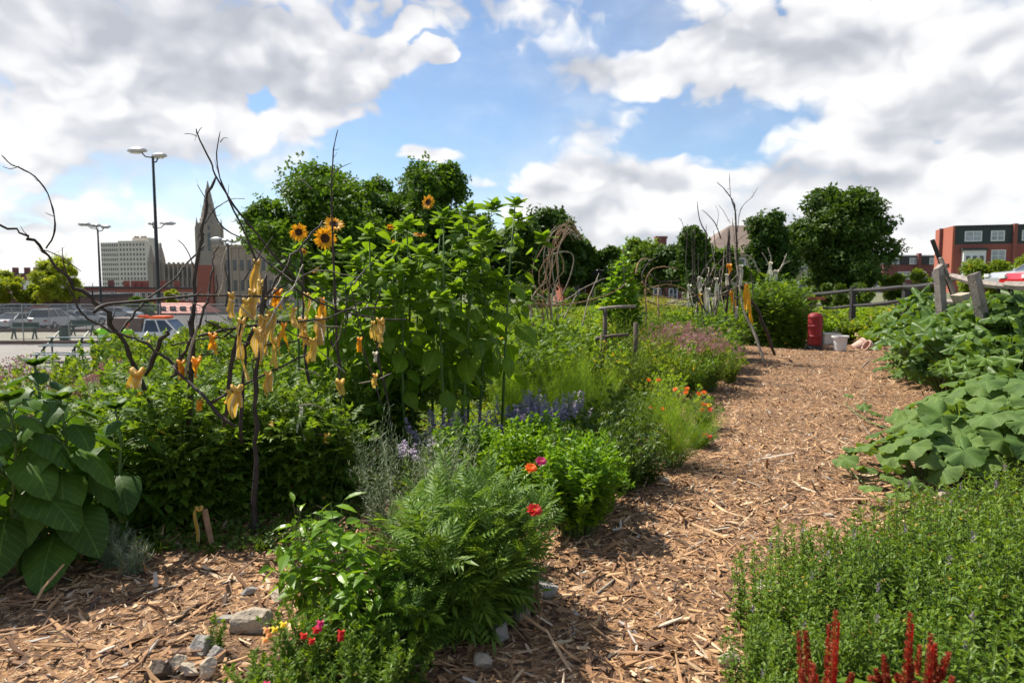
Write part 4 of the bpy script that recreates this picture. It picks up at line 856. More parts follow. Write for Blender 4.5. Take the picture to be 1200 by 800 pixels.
# ---- big leaved young sunflowers at the left edge
def bigsun(label, px, Y, h, seed, n=9, size=.30, name='young_sunflower', s=1.):
    rng = rs(seed); t_ = thing(name, label, 'sunflower'); stem = MB(); P = np.array([(0, 0, 0), (.02, 0, h*.4), (-.01, .02, h*.75), (.02, .02, h)]); stem.tube(P, [.014, .012, .009, .006], 8)
    lm = MB(); Pn = P[None]
    for i in range(n):
        t = .10+.88*i/n; a = i*2.4+rng.rand()*.5; pos, tan = samp(Pn, np.array([[t]])); pos = pos[0, 0]; sz = size*(1.1-.75*max(0, t-.45)/.55)*(.85+.3*rng.rand())
        d = np.array((math.cos(a), math.sin(a), 0)); e = pos+d*sz*.65+np.array((0, 0, sz*.42)); stem.tube([pos, pos+d*sz*.3+np.array((0, 0, sz*.28)), e], [.006, .004, .003], 5)
        dr = -.75+.55*t+rng.randn()*.15; dd = d*math.cos(dr)+np.array((0, 0, math.sin(dr))); nn = -d*math.sin(dr)+np.array((0, 0, math.cos(dr)))+rng.randn(3)*.15
        lm.leaves(L['heart'], [e], [dd], [nn], [sz])
    for i in range(7): 
        a = i*2.4; lm.leaves(L['sun'], [P[-1]], [(math.cos(a), math.sin(a), .9)], [(-math.cos(a), -math.sin(a), 1.)], [size*(.28+.05*i)])
    stem.build('stem', G['stem'], t_, smooth=True); lm.build('leaves', G['bigleaf'], t_, smooth=True); return put(t_, px, Y, rz=rng.rand()*6, s=s)
bigsun('young sunflower with broad dark heart leaves nearly touching the mulch at left', 66, 3.75, .98, 131, 24, .235)
bigsun('young sunflower with huge dark leaves cut by the left edge', 8, 3.6, 1.0, 132, 24, .25)
bigsun('young sunflower behind the two nearest at left, catching sun on its top', 40, 4.25, 1.12, 133, 18, .22)
bigsun('young sunflower right of the heart leaved pair, pale leaves over the tomatoes', 132, 4.05, .88, 134, 10, .21)
bigsun('young sunflower mostly out of frame at the left edge', -45, 3.9, 1.1, 135, 12, .27)

# ---- tall sunflower clump
def sunhead(parent, pos, facing, s=.085, bud=False, mat='sunpetal'):
    f = Vector(facing).normalized(); q = f.to_track_quat('Z', 'Y').to_matrix(); rng = rs(int(abs(pos[0]*977+pos[2]*1311)) % 9999)
    h_ = MB().lathe((0, 0, 0), [(.001, -.03), (s*.5, -.02), (s*.62, .0), (s*.55, .012), (s*.3, .004), (.001, 0)], 18); hd = None
    V = np.concatenate(h_.V) @ np.array(q).T+np.array(pos); h_.V = [V]; hd = h_.build('flower_head', G['sundisc'], parent)
    pm = MB(); n = 22 if not bud else 14; T = Trows(.17, 3, .22, .1, .75, 1.)
    for ring in range(2):
        a = np.arange(n)*2*math.pi/n+ring*.14+rng.randn(n)*.07; tilt = .12+ring*.28+rng.randn(n)*.18+(.9 if bud else 0)
        d = np.stack([np.cos(a)*np.cos(tilt), np.sin(a)*np.cos(tilt), np.sin(tilt)], -1); nr = np.stack([-np.cos(a)*np.sin(tilt), -np.sin(a)*np.sin(tilt), np.cos(tilt)], -1); p = np.stack([np.cos(a), np.sin(a), 0*a], -1)*s*.52
        M = np.array(q).T; pm.leaves(T, p @ M+np.array(pos), d @ M, nr @ M, s*(.85+.3*rng.rand(n))*1.0)
    pm.build('petals', G[mat], hd); 
    sp = MB(); a = np.arange(12)*2*math.pi/12; d = np.stack([np.cos(a), np.sin(a), -.5+0*a], -1) @ np.array(q).T; sp.leaves(L['ovate'], np.tile(np.array(pos)-np.array(f)*.02, (12, 1)), d, np.tile(np.array(f), (12, 1)), s*.8); sp.build('sepals', G['sunleaf'], hd); return hd
def tallsun(label, px, Y, top, seed, leaves=24, size=.27, heads=(), branch=3, lean=(0, 0), x=None):
    rng = rs(seed); xg = at(px, 400, Y).x; zt = at(px, top, Y).z-Hf(xg, Y); t_ = thing('tall_sunflower', label, 'sunflower'); stem = MB(); lm = MB()
    P = np.array([(rng.randn()*.05, rng.randn()*.05, 0), (lean[0]*.2, lean[1]*.2, zt*.33), (lean[0]*.5, lean[1]*.5, zt*.68), (lean[0], lean[1], zt-.04)]); stem.tube(P, [.016, .013, .010, .005], 7)
    axes = [(P, leaves, 1.)]
    for b_ in range(branch):
        t = .45+.4*(b_+rng.rand()*.5)/branch; p, _ = samp(P[None], np.array([[t]])); p = p[0, 0]; a = rng.rand()*6.28; l_ = .28+.25*rng.rand()
        Q = np.array([p, p+np.array((math.cos(a)*l_*.5, math.sin(a)*l_*.5, l_*.35)), p+np.array((math.cos(a)*l_*.75, math.sin(a)*l_*.75, min(l_, zt-p[2]-.05)))]); stem.tube(Q, [.007, .005, .003], 5); axes.append((Q, 7, .62))
    for Q, n, f in axes:
        t0 = .26 if f == 1 else .25
        for i in range(n):
            t = t0+(1-t0)*(i+rng.rand()*.5)/n; p, _ = samp(Q[None], np.array([[min(t, .995)]])); p = p[0, 0]; a = i*2.4+rng.rand()*.6; hh = p[2]/zt
            sz = size*f*(1.0-.48*max(0, hh-.45)/.55)*(.6+.6*rng.rand())*(.8 if hh < .35 else 1)
            d = np.array((math.cos(a), math.sin(a), 0)); e = p+d*sz*.55+np.array((0, 0, sz*.30)); stem.tube([p, p+d*sz*.3+np.array((0, 0, sz*.22)), e], [.004, .003, .002], 4)
            dr = -.95+.85*hh+rng.randn()*.3; dd = d*math.cos(dr)+np.array((0, 0, math.sin(dr))); nn = -d*math.sin(dr)+np.array((0, 0, math.cos(dr)))+rng.randn(3)*.3
            lm.leaves(L['sun'], [e], [dd], [nn], [sz])
    for Q, n, f in axes:
        for i in range(8): a = i*2.4+rng.rand()*.7; zz = 1.5-.19*i+rng.randn()*.2; lm.leaves(L['sun'], [Q[-1]-np.array((0, 0, .012*i))], [(math.cos(a), math.sin(a), zz)], [(-math.cos(a)*zz, -math.sin(a)*zz, 1.)], [.055+.016*i+.03*rng.rand()])
    stem.build('stem', G['stem'], t_, smooth=True); lm.build('leaves', G['sunleaf'], t_)
    put(t_, px, Y); x0 = t_.location
    for (hx, hy, dY, fc, s, bud) in heads:
        w_ = at(hx, hy, Y+dY)-x0; hd = sunhead(t_, w_, fc, s, bud); e = P[-1] if abs(w_.z-zt) < .5 else samp(P[None], np.array([[.8]]))[0][0, 0]
        b_ = w_-Vector(fc).normalized()*.03; mid = (Vector(e)+b_)/2+Vector((0, 0, .0)); MB().tube([tuple(e), tuple(mid), tuple(b_)], [.006, .005, .005], 5).build('flower_stalk', G['stem'], t_)
    return t_
F0 = (-.1, -1, .05)
tallsun('sunflower with a single clear golden head above the trellis, left of the twin heads', 350, 6.0, 283, 141, 14, .22, [(350, 272, -.12, (.1, -1, .05), .052, False), (357, 293, -.1, (-.3, -.6, -.8), .032, True)], 1)
tallsun('sunflower carrying the largest golden head with a second head just above it', 384, 6.1, 292, 142, 18, .24, [(381, 279, -.15, (-.12, -1, -.05), .068, False), (391, 263, .06, (.25, -.7, .7), .062, False), (372, 318, -.1, (-.5, -.6, .6), .03, True)], 2)
for j, (px, Y, top, lb, hd) in enumerate([
    (398, 6.9, 318, 'sunflower without flowers low behind the twin heads', ()), (418, 6.0, 318, 'low leafy sunflower at the left front of the clump', ()), (374, 6.8, 330, 'low leafy sunflower behind the single clear head', ()),
    (412, 6.5, 288, 'tall sunflower without open heads just right of the largest golden head', ()),
    (436, 6.2, 262, 'tall sunflower with a small orange bud among its upper leaves, left part of the clump', [(457, 268, .0, (.2, -.5, .6), .034, True)]),
    (458, 6.8, 258, 'tall sunflower with a small half open yellow flower seen edge on', [(492, 275, -.2, (.1, -.25, 1), .045, False), (462, 286, -.2, (-.3, -.8, .1), .03, True)]),
    (482, 6.3, 252, 'tall sunflower in the middle of the clump just left of the high yellow head', ()),
    (503, 6.7, 246, 'tall sunflower with one small yellow head at the very top facing left', [(502, 237, -.05, (-.55, -.8, .15), .05, False)]),
    (520, 6.3, 240, 'tall sunflower right of the one with the high yellow head', ()),
    (550, 6.6, 234, 'tall sunflower with pale lit leaves below the blue gap in the clouds', ()),
    (562, 6.4, 268, 'tall sunflower with large dark hanging leaves at the right of the clump', ()),
    (588, 6.8, 226, 'tallest sunflower, a bare leafy spike at the right end of the clump', ()),
    (470, 5.9, 300, 'shorter sunflower with dark broad leaves at the front of the clump', ()),
    (520, 5.9, 296, 'shorter sunflower in the front centre of the clump', ()),
    (540, 6.1, 315, 'shorter sunflower at the front right of the clump', ()),
    (437, 6.9, 300, 'sunflower stem at the back left of the clump', ()), (540, 7.0, 280, 'sunflower stem at the back of the clump, centre right', ()), (488, 7.2, 285, 'sunflower stem at the back of the clump, centre left', ())]):
    tallsun(lb, px, Y, top, 150+j, 22, .235, hd, 3, (rs(j).randn()*.08, rs(j+9).randn()*.08))

# ---- flower border, left of the path, near to far
def flowerhead(parent, pos, facing, s, mat, n=16, layers=3, name='flower', cen='sundisc'):
    q = Vector(facing).normalized().to_track_quat('Z', 'Y').to_matrix(); M = np.array(q).T; rng = rs(int(abs(pos[0]*7919+pos[1]*31)) % 9999); pm = MB(); T = Trows(.24, 3, .15, .08, .9, .7)
    for l_ in range(layers):
        nn_ = int(n*(1-.2*l_)); a = np.arange(nn_)*2*math.pi/nn_+l_*.3; tilt = .08+l_*.35+rng.randn(nn_)*.12
        d = np.stack([np.cos(a)*np.cos(tilt), np.sin(a)*np.cos(tilt), np.sin(tilt)], -1); nr = np.stack([-np.cos(a)*np.sin(tilt), -np.sin(a)*np.sin(tilt), np.cos(tilt)], -1)
        p = np.stack([np.cos(a), np.sin(a), 0*a+.2*l_], -1)*s*.12; pm.leaves(T, p @ M+np.array(pos), d @ M, nr @ M, s*(1-.2*l_)*(.9+.2*rng.rand(nn_)))
    f = pm.build(name, G[mat], parent); c_ = MB().lathe((0, 0, 0), [(s*.1, 0), (s*.2, s*.05), (s*.17, s*.14), (.001, s*.2)], 10); c_.V = [np.concatenate(c_.V) @ M+np.array(pos)]; c_.build('flower_centre', G[cen], f); return f
G['goldcen'] = plain('golden flower centre', (.7, .38, .03), .8, scale=80)
# pepper plant
t_, P, rng = bush('pepper_plant', 'glossy bright green pepper plant leaning over the mulch in front of the marigold', 'pepper plant', 26, .66, .30, 9, L['pepper'], .125, 'pepper', 201, t0=.35, pit=(-.1, .5), prof=(1., .8), r0=.12, sr=.004, dome=.4, tip=None, petiole=.2)
put(t_, 398, 2.95, rz=1.); t2 = dup(t_); put(t2, 352, 3.05, 'smaller pepper plant at the left end of the flower border over the stones', 3., (.62, .62, .98))
t3 = dup(t_); put(t3, 452, 2.8, 'pepper plant squeezed between the larger pepper and the tall marigold', 5., (.75, .75, .72))
# tall marigold
mar = bush('marigold_plant', 'tall dark marigold bush with finely cut leaves at the front of the border', 'marigold', 36, .76, .36, 14, L['marigold'], .185, 'marigold', 211, t0=.12, pit=(-.2, .8), prof=(1., .75), r0=.2, sr=.004, dome=.4, tip=None, jit=.5)[0]
put(mar, 528, 3.05, rz=.5); m2 = dup(mar); put(m2, 588, 3.25, 'tall marigold bush at the path side, next to the red flower', 2.2, (.78, .78, .95)); m3 = dup(mar); put(m3, 500, 3.6, 'marigold bush behind the tallest one, below the grey herb', 4., (.6, .6, .78)); m4 = dup(mar); put(m4, 560, 3.75, 'marigold bush between the grey herb and the bright basil', 5.1, (.7, .7, .82))
m5 = dup(mar); put(m5, 478, 2.85, 'low marigold beside the pepper plants in the border', 3.1, (.62, .62, .66))
# grey herb
def herb(seed, label, px, Y, h=.72, r=.3, s=1., n=44): return put(bush('grey_herb', label, 'herb', n, h*1.08, r, 46, L['needle'], .055, 'rosemary', seed, t0=.12, pit=(.1, .9), prof=(1., .7), r0=.25, sr=.0025, dome=.3, jit=.5)[0], px, Y, s=s)
herb(221, 'silvery grey narrow leaved herb spreading left of the marigold', 462, 4.15, .70, .34); herb(222, 'silvery grey herb with the tallest upright sprigs', 437, 4.35, .80, .22, n=20); herb(223, 'grey green herb bush in the middle of the border behind the marigold', 520, 4.2, .74, .36, n=60)
herb(224, 'small grey herb clump at the mulch edge beside the leafy tomato', 118, 3.72, .26, .16, n=24); herb(225, 'tiny grey herb clump under the heart leaved sunflower', 142, 3.62, .2, .13, n=18)
# basil
bas = bush('basil_bush', 'rounded bright green basil bush beside the path with a magenta zinnia behind it', 'basil', 95, .66, .36, 13, L['basil'], .062, 'basil', 231, t0=.25, per=2, pit=(.1, .7), prof=(1.05, .8), r0=.3, sr=.003, dome=.42, tip=.05)[0]
put(bas, 676, 4.25, rz=0); b2 = dup(bas); put(b2, 612, 4.7, 'bright green basil bush set back behind the zinnias', 2., (.85, .85, 1.02)); b3 = dup(bas); put(b3, 694, 4.75, 'bright green basil bush behind the rounded one, next to the fennel', 4.3, (.8, .8, .88))
b4 = dup(bas); put(b4, 548, 5.0, 'green basil bush below the purple spikes, centre of the border', 3.3, (1, 1, .92)); b5 = dup(bas); put(b5, 640, 5.4, 'green basil bush under the densest purple spikes', 1.3, (.9, .9, .9))
# zinnias
def zinnia(px, py, Y, mat, label, s=.034):
    w_ = at(px, py, Y); g_ = Vector((w_.x+.03, Y+.06, Hf(w_.x, Y))); t_ = thing('zinnia', label, 'zinnia', g_); rel = w_-g_
    MB().tube([(0, 0, 0), (rel.x*.3, rel.y*.4, rel.z*.6), tuple(rel)], [.003, .0025, .002], 5).build('stem', G['stem'], t_); flowerhead(t_, rel, (.1, -.5, .8), s, mat, 15, 3, cen='goldcen')
    lm = MB(); 
    for k in range(6): a = k*2.6; lm.leaves(L['pepper'], [(rel.x*.5*k/6, rel.y*.5*k/6, rel.z*(.3+.1*k))], [(math.cos(a), math.sin(a), .3)], [(0, 0, 1)], [.07])
    lm.build('leaves', G['pepper'], t_)
zinnia(622, 548, 3.75, 'orange', 'orange red zinnia, left of the pair above the basil', .034); zinnia(634, 540, 3.85, 'mag', 'magenta zinnia, right of the pair above the basil', .032); zinnia(626, 597, 3.05, 'redp', 'single crimson zinnia low over the tall marigold', .034)
# purple salvia
def salvia(seed, label, px, Y, n=22, h=.66, r=.26, s=1.):
    t_, P, rng = bush('purple_salvia', label, 'salvia', n, h, r, 12, L['lance'], .075, 'mint', seed, t0=.1, t1=.72, per=2, pit=(.2, .7), prof=(1., .6), sr=.0025, r0=.4, dome=.15)
    for i in range(n):
        f = MB(); m_ = 34; t = .72+.28*rng.rand(m_); pos, tan = samp(P[i:i+1], t[None]); a = rng.rand(m_)*6.28; d = np.stack([np.cos(a), np.sin(a), .5+0*a], -1); f.leaves(L['wide'], pos[0], d, np.tile((0, 0, 1.), (m_, 1)), .024*(1.25-t)*3.2+.005); f.build('flower_spike', G['purple'], t_)
    return put(t_, px, Y, s=s)
salvia(241, 'purple flower spikes at the left end of the border under the sunflower stems', 505, 5.5, 12, .60, .24); salvia(242, 'sparse purple spikes between the sunflower stems and the grey herb', 540, 5.7, 12, .58); salvia(243, 'densest cluster of purple spikes in the middle of the border', 628, 5.9, 26, .70, .30); salvia(244, 'purple spikes just left of the fennel', 662, 6.1, 20, .70, .26); salvia(245, 'purple spikes behind the low basil, left of the densest cluster', 590, 5.9, 16, .64, .26); salvia(246, 'short purple spikes low beside the grey herb', 492, 5.0, 8, .50, .18)
# fennel
def fennel(seed, label, px, Y, h, r, s=1., n=50): return put(bush('fennel_plant', label, 'fennel', n, h, r, 16, L['plume'], .20, 'fennel', seed, t0=.2, pit=(.3, 1.1), prof=(1., .8), sr=.003, r0=.15, dome=.35)[0], px, Y, s=s)
fennel(251, 'feathery green fennel plume behind the purple spikes', 652, 6.8, .92, .42); fennel(252, 'feathery fennel plume right of the purple spikes, tallest of the three', 690, 6.9, .98, .36); fennel(253, 'feathery fennel leaning over the path edge below the orange marigolds', 792, 5.9, .62, .44)
fennel(254, 'small feathery fennel filling the gap left of the purple spikes', 600, 7.1, .75, .3)
# dark leafy between
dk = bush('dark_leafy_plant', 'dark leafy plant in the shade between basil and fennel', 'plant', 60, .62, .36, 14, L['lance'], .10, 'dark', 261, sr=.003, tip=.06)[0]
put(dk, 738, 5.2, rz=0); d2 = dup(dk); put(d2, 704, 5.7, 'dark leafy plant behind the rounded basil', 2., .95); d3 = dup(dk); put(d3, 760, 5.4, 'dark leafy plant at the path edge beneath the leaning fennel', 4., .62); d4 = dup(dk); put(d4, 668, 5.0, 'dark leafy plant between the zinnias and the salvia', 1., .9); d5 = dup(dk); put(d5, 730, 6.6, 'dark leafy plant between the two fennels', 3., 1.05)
# orange marigolds
def french(seed, label, px, Y, h, r, fl, s=1., n=46, mats=('orange',)):
    t_, P, rng = bush('orange_marigold', label, 'marigold', n, h, r, 12, L['fern'], .085, 'marigold' if seed % 2 else 'lime', seed, t0=.15, sr=.003, tip=.04, dome=.35)
    idx = np.argsort(P[:, -1, 1]-P[:, -1, 2]*.6)[:fl*2]; 
    for q, i in enumerate(idx[::2]): flowerhead(t_, P[i, -1]+np.array((0, -.01, .015)), (rng.randn()*.3, -.6, .8), .028, mats[q % len(mats)], 12, 3, cen='goldcen')
    return put(t_, px, Y, rz=0., s=s)
french(271, 'low bush with orange marigold blooms left of the path edge', 758, 7.1, .50, .30, 4); french(272, 'bright green bush dotted with orange blooms, biggest of the marigolds by the path', 795, 7.4, .62, .36, 5); french(273, 'marigold spilling onto the path with red and yellow blooms', 826, 7.5, .36, .22, 5, mats=('redp', 'orange', 'yellowp')); french(275, 'small marigold with a red bloom lowest by the path stones', 822, 6.6, .22, .16, 2, mats=('redp',)); french(274, 'bright marigold bush behind the orange blooms', 775, 8.0, .66, .34, 2)
# far border masses
ML = 'mid green leafy plant in the long bed between the fennel and the teepee'
mids = [bush('bed_plant', ML, 'plant', 56, 1.0, .52, 17, L['lance'], .13, 'weed', 281, sr=.004, tip=.10)[0], bush('bed_plant', ML, 'plant', 50, 1.0, .5, 15, L['tomato'], .19, 'tomato', 282, sr=.004, pit=(-.2, .6), tip=.09)[0], bush('bed_plant', ML, 'plant', 70, 1.0, .5, 18, L['ovate'], .085, 'basil', 283, sr=.004)[0], bush('bed_plant', ML, 'plant', 60, 1.05, .45, 20, L['grass'], .26, 'weed', 284, sr=.003, pit=(.4, 1.2))[0]]
MS = [(615, 8.2, .9, 1), (655, 8.6, .9, 1), (700, 8.3, .85, 0), (735, 8.8, .78, 3), (632, 9.6, 1.05, 1), (672, 9.8, 1.02, 1), (712, 9.6, .92, 2), (748, 9.7, .82, 0), (785, 9.3, .85, 0), (812, 9.6, .82, 2), (835, 10.2, .82, 0), (770, 10.6, .98, 3), (806, 10.8, .9, 0), (842, 11.6, .8, 1),
      (640, 11.2, 1.1, 1), (690, 11.4, 1.05, 0), (730, 11.6, 1.0, 3), (775, 12.2, 1.05, 0), (810, 12.6, 1.1, 1), (838, 13, 1.1, 1), (700, 13.2, 1.1, 2), (745, 13.6, 1.15, 3), (790, 14, 1.2, 1), (825, 14.6, 1.2, 1), (660, 13.8, 1.15, 0), (855, 14.6, 1.15, 1), (720, 16, 1.2, 0), (780, 16.4, 1.25, 2), (840, 16.5, 1.3, 1), (600, 10, 1.05, 0), (600, 12.5, 1.2, 1), (560, 9.2, .95, 0), (520, 9, .9, 3), (480, 9.4, .95, 1), (440, 9, .95, 0), (560, 12, 1.1, 2), (500, 12, 1.1, 0), (440, 12, 1.1, 1), (390, 10, 1., 0), (340, 10.5, 1., 3), (290, 11, 1., 1), (400, 13, 1.1, 2), (340, 14, 1.1, 0), (855, 11.0, .62, 0), (848, 12.4, .8, 1)]
MLB = rows(MS, [0, 8.9, 9.65, 10.4, 11.5, 12.45, 13.1, 14.1, 20], ['rank just behind the fennels', 'second rank', 'rank of the timber frame', 'rank behind the timber frame', 'middle rank', 'rank of the vine', 'rank behind the vine', 'last rank by the teepee'], '%s green plant from the left in the long bed, %s')
for i, (px, Y, s, k) in enumerate(MS): place([mids[k]], 0, px, Y, MLB[i], s=s*(1.08 if px < 760 else .97), group='leafy plants of the long bed')
pinkweed(291, 'dusty pink flower heads beside the path, nearest of the right hand pair', 828, 10.1, 1.22); pinkweed(292, 'dusty pink flower heads further back right of the timber frame', 798, 10.9, 1.25); pinkweed(293, 'few dusty pink heads left of the larger pink drift', 776, 11.4, 1.2)
t_, P, rng = bush('dill_plant', 'flat topped yellow dill heads beyond the timber frame', 'dill', 60, 1.3, .7, 12, L['plume'], .2, 'fennel', 294, sr=.004, dome=.1); f = MB(); e = P[:, -1].repeat(16, 0)+rng.randn(960, 3)*np.array((.08, .08, .012)); f.leaves(L['clump'], e, rng.randn(960, 3), rng.randn(960, 3)*.3+np.array((0, 0, 1)), .035); f.build('flower_heads', G['gold'], t_); put(t_, 768, 15., s=1.05)
t9 = dup(t_); put(t9, 735, 16.2, 'smaller yellow dill drift left of the flat topped heads', 2., .95)
# big bush right of the teepee
TB = ['big rounded green bush with a few tied sticks behind it, right of the teepee', 'back half of the big rounded bush beside the red barrel', 'left part of the big rounded bush touching the teepee', 'low front of the big rounded bush at the mulch edge']
bb = bush('tomato_bush', TB[0], 'tomato plant', 70, 1.95, .85, 22, L['tomato'], .30, 'tomato', 295, t0=.05, sr=.007, pit=(-.2, .6), dome=.4, r0=.4, tip=.14)[0]
put(bb, 905, 18.0, rz=0); x_ = dup(bb); put(x_, 925, 19.3, TB[1], 2., .92); x_ = dup(bb); put(x_, 880, 18.6, TB[2], 4., .85); x_ = dup(bb); put(x_, 928, 17.6, TB[3], 1., (.62, .62, .66))
# climbing vine
t_, P, rng = bush('climbing_vine', 'bright green vine climbing a pole to a pointed top, centre of the picture', 'vine', 70, 2.35, .42, 34, L['wide'], .18, 'basil', 296, t0=.1, sr=.004, per=1, pit=(-.3, .5), dome=.75, r0=.7, prof=(1, .8)); put(t_, 728, 12.4); MB().tube([(0, 0, 0), (.05, 0, 1.2), (.02, 0, 2.3)], [.02, .018, .012], 6).build('support_pole', G['palestick'], t_)
t9, P, rng = bush('climbing_vine', 'lower bright vine to the left of the pointed one', 'vine', 40, 1.6, .5, 22, L['wide'], .18, 'lime', 297, t0=.1, sr=.004, pit=(-.3, .5), dome=.5, r0=.6); put(t9, 708, 12.2)
# low leafy crops beyond the buckets
CL = 'light green crop plant in the far bed beyond the buckets'
cr = [bush('crop_plant', CL, 'plant', 50, .75, .5, 12, L['ovate'], .17, 'lime', 301, sr=.005, tip=.1)[0], bush('crop_plant', CL, 'plant', 40, .8, .55, 10, L['wide'], .2, 'weed', 302, sr=.005)[0]]
CSP = [(975, 19.4, .9), (992, 18.6, .85), (1010, 18.9, .95), (1028, 18.2, 1.05), (1045, 18.6, 1.15), (985, 21, 1.05), (1005, 21.5, 1.1), (1030, 21, 1.2), (1055, 20.5, 1.2), (970, 23, 1.1), (1000, 24, 1.2), (1035, 24, 1.2), (1018, 17.4, .7), (1062, 17, 1.1), (1075, 20, 1.2)]
CLB = rows(CSP, [0, 18.7, 20.2, 22, 30], ['just behind the buckets', 'second rank', 'third rank', 'rank under the black rail'], '%s crop plant from the left in the far bed, %s')
for i, (px, Y, s) in enumerate(CSP): place(cr, i, px, Y, CLB[i], s=s, group='crop plants beyond the buckets')

# ---- squash and pumpkins on the right
def squash(label, px, Y, h, r, n, size, mat, seed, tm, name='squash_plant', s=1., base=.2):
    if mat == 'squash': n = int(n*1.7); size *= .74
    rng = rs(seed); t_ = thing(name, label, 'squash plant'); sm_ = MB(); lm = MB(); a = np.arange(n)*2.4+rng.rand(n)*.4; f = np.sqrt((np.arange(n)+.5)/n); rr = r*f*(.85+.3*rng.rand(n))
    e = np.stack([np.cos(a)*rr, np.sin(a)*rr, h*(1-(.38 if mat == 'squash' else .55)*f**2)*(.8+.35*rng.rand(n))], -1); b_ = e*np.array((base, base, 0)); m_ = b_*.5+e*.5+np.array((0, 0, .12*h)); PP = np.stack([b_, m_, e], 1); sm_.tubes(PP, np.full((n, 3), .008)*size/.3, 5)
    out = np.stack([np.cos(a), np.sin(a), -.18+0*a-.35*f], -1); nr = np.stack([np.cos(a)*(.15+.5*f), np.sin(a)*(.15+.5*f), 1+0*a], -1)+rng.randn(n, 3)*(.45 if mat == 'squash' else .28); sz = size*(1.05-.3*rng.rand(n))*(1-.12*f)
    for k, T in enumerate(tm): mk = (np.arange(n) % len(tm)) == k; lm.leaves(T, e[mk], out[mk], nr[mk], sz[mk])
    sm_.build('stems', G['stem'], t_, smooth=True); lm.build('leaves', G[mat], t_, smooth=True); return put(t_, px, Y, rz=rng.rand()*6, s=s)
SQ = [L['squash'], L['squash2']]; PK = [L['pumpkin'], L['pumpkin2']]
for a_ in [('tall zucchini plant with jagged dark leaves left of the leaning pole', 1084, 12.2, 1.0, .75, 30, .52, 401), ('zucchini plant with shadowed hollow, left end of the squash bed', 1080, 12.8, .80, .5, 24, .46, 402), ('zucchini plant directly under the leaning black pole', 1112, 11., .78, .85, 32, .5, 403), ('huge zucchini plant with jagged leaves in front of the timber board', 1150, 8.6, .80, .85, 38, .46, 404), ('huge zucchini plant with jagged leaves cut by the right edge', 1200, 8.4, 1.02, .8, 40, .46, 405), ('zucchini plant overhanging the bare mound', 1118, 8.9, .58, .55, 26, .40, 406), ('zucchini plant at the fence by the right edge', 1195, 10.0, .85, .8, 30, .5, 407), ('zucchini plant in the middle of the squash bed', 1165, 9.8, .75, .8, 30, .5, 408), ('grey green zucchini plant low at the right edge above the pumpkin leaves', 1178, 7.5, .66, .6, 28, .38, 409)]:
    squash(a_[0], *a_[1:7], 'squash', a_[7], SQ, 'zucchini_plant', s=1.25 if 8.5 < a_[2] and a_[1] < 1180 and a_[7] not in (402, 406) else 1.08)
for a_ in [('low bright squash vine spilling down the mound towards the path', 1072, 11.4, .32, .55, 30, .24, 421), ('small bright squash leaves at the top edge of the path', 1052, 13.4, .26, .35, 20, .26, 422), ('low squash vine in front of the shadowed zucchini', 1100, 10.4, .4, .6, 26, .30, 423)]:
    squash(a_[0], *a_[1:7], 'pumpkin', a_[7], SQ, 'squash_vine')
for a_ in [('broad round pumpkin leaves nearest the path on the right', 1092, 5.5, .42, .50, 26, .29, 431), ('broad pumpkin leaves in the middle of the right bed', 1140, 5.7, .52, .55, 30, .31, 432), ('broad pumpkin leaves at the right edge just above the mint', 1190, 5.4, .58, .55, 30, .31, 433), ('pumpkin leaves climbing back towards the zucchini', 1150, 6.6, .55, .6, 32, .31, 434), ('pumpkin leaves at the right edge below the grey green zucchini', 1200, 6.5, .62, .6, 30, .32, 435), ('pumpkin leaves at the upper left of the patch', 1108, 6.7, .40, .48, 24, .29, 436)]:
    squash(a_[0], *a_[1:7], 'pumpkin', a_[7], PK, 'pumpkin_plant')
def runner(label, pts, seed, nl=7, size=.12):
    rng = rs(seed); W_ = [gp(*p) for p in pts]; o_ = W_[0]; P = np.array([(w-o_)+Vector((0, 0, .04+.05*math.sin(i*1.3)**2)) for i, w in enumerate(W_)]); t_ = thing('pumpkin_runner', label, 'vine', o_); sm_ = MB().tube(P, np.linspace(.009, .004, len(P)), 6); lm = MB()
    for i in range(nl):
        t = (i+.5)/nl; p, tn = samp(P[None], np.array([[t]])); p = p[0, 0]; e = p+np.array((rng.randn()*.06, rng.randn()*.06, .08+.08*rng.rand())); sm_.tube([p, (p+e)/2, e], [.003]*3, 4); lm.leaves(PK[i % 2], [e], [(rng.randn(), rng.randn()-.5, -.1)], [(rng.randn()*.3, rng.randn()*.3, 1)], [size*(.8+.6*rng.rand())])
    sm_.build('stem', G['stem'], t_, smooth=True); lm.build('leaves', G['pumpkin'], t_, smooth=True)
runner('pale pumpkin runner reaching left onto the path', [(1082, 522), (1052, 516), (1020, 500), (1000, 488), (988, 478)], 441, 5, .13); runner('pumpkin runner lying on the chips with three round leaves', [(1060, 580), (1035, 575), (1010, 572), (990, 555), (982, 545)], 442, 7, .14); runner('short pumpkin runner between the round leaves and the mint', [(1090, 590), (1065, 600), (1040, 598), (1020, 590)], 443, 5, .13)

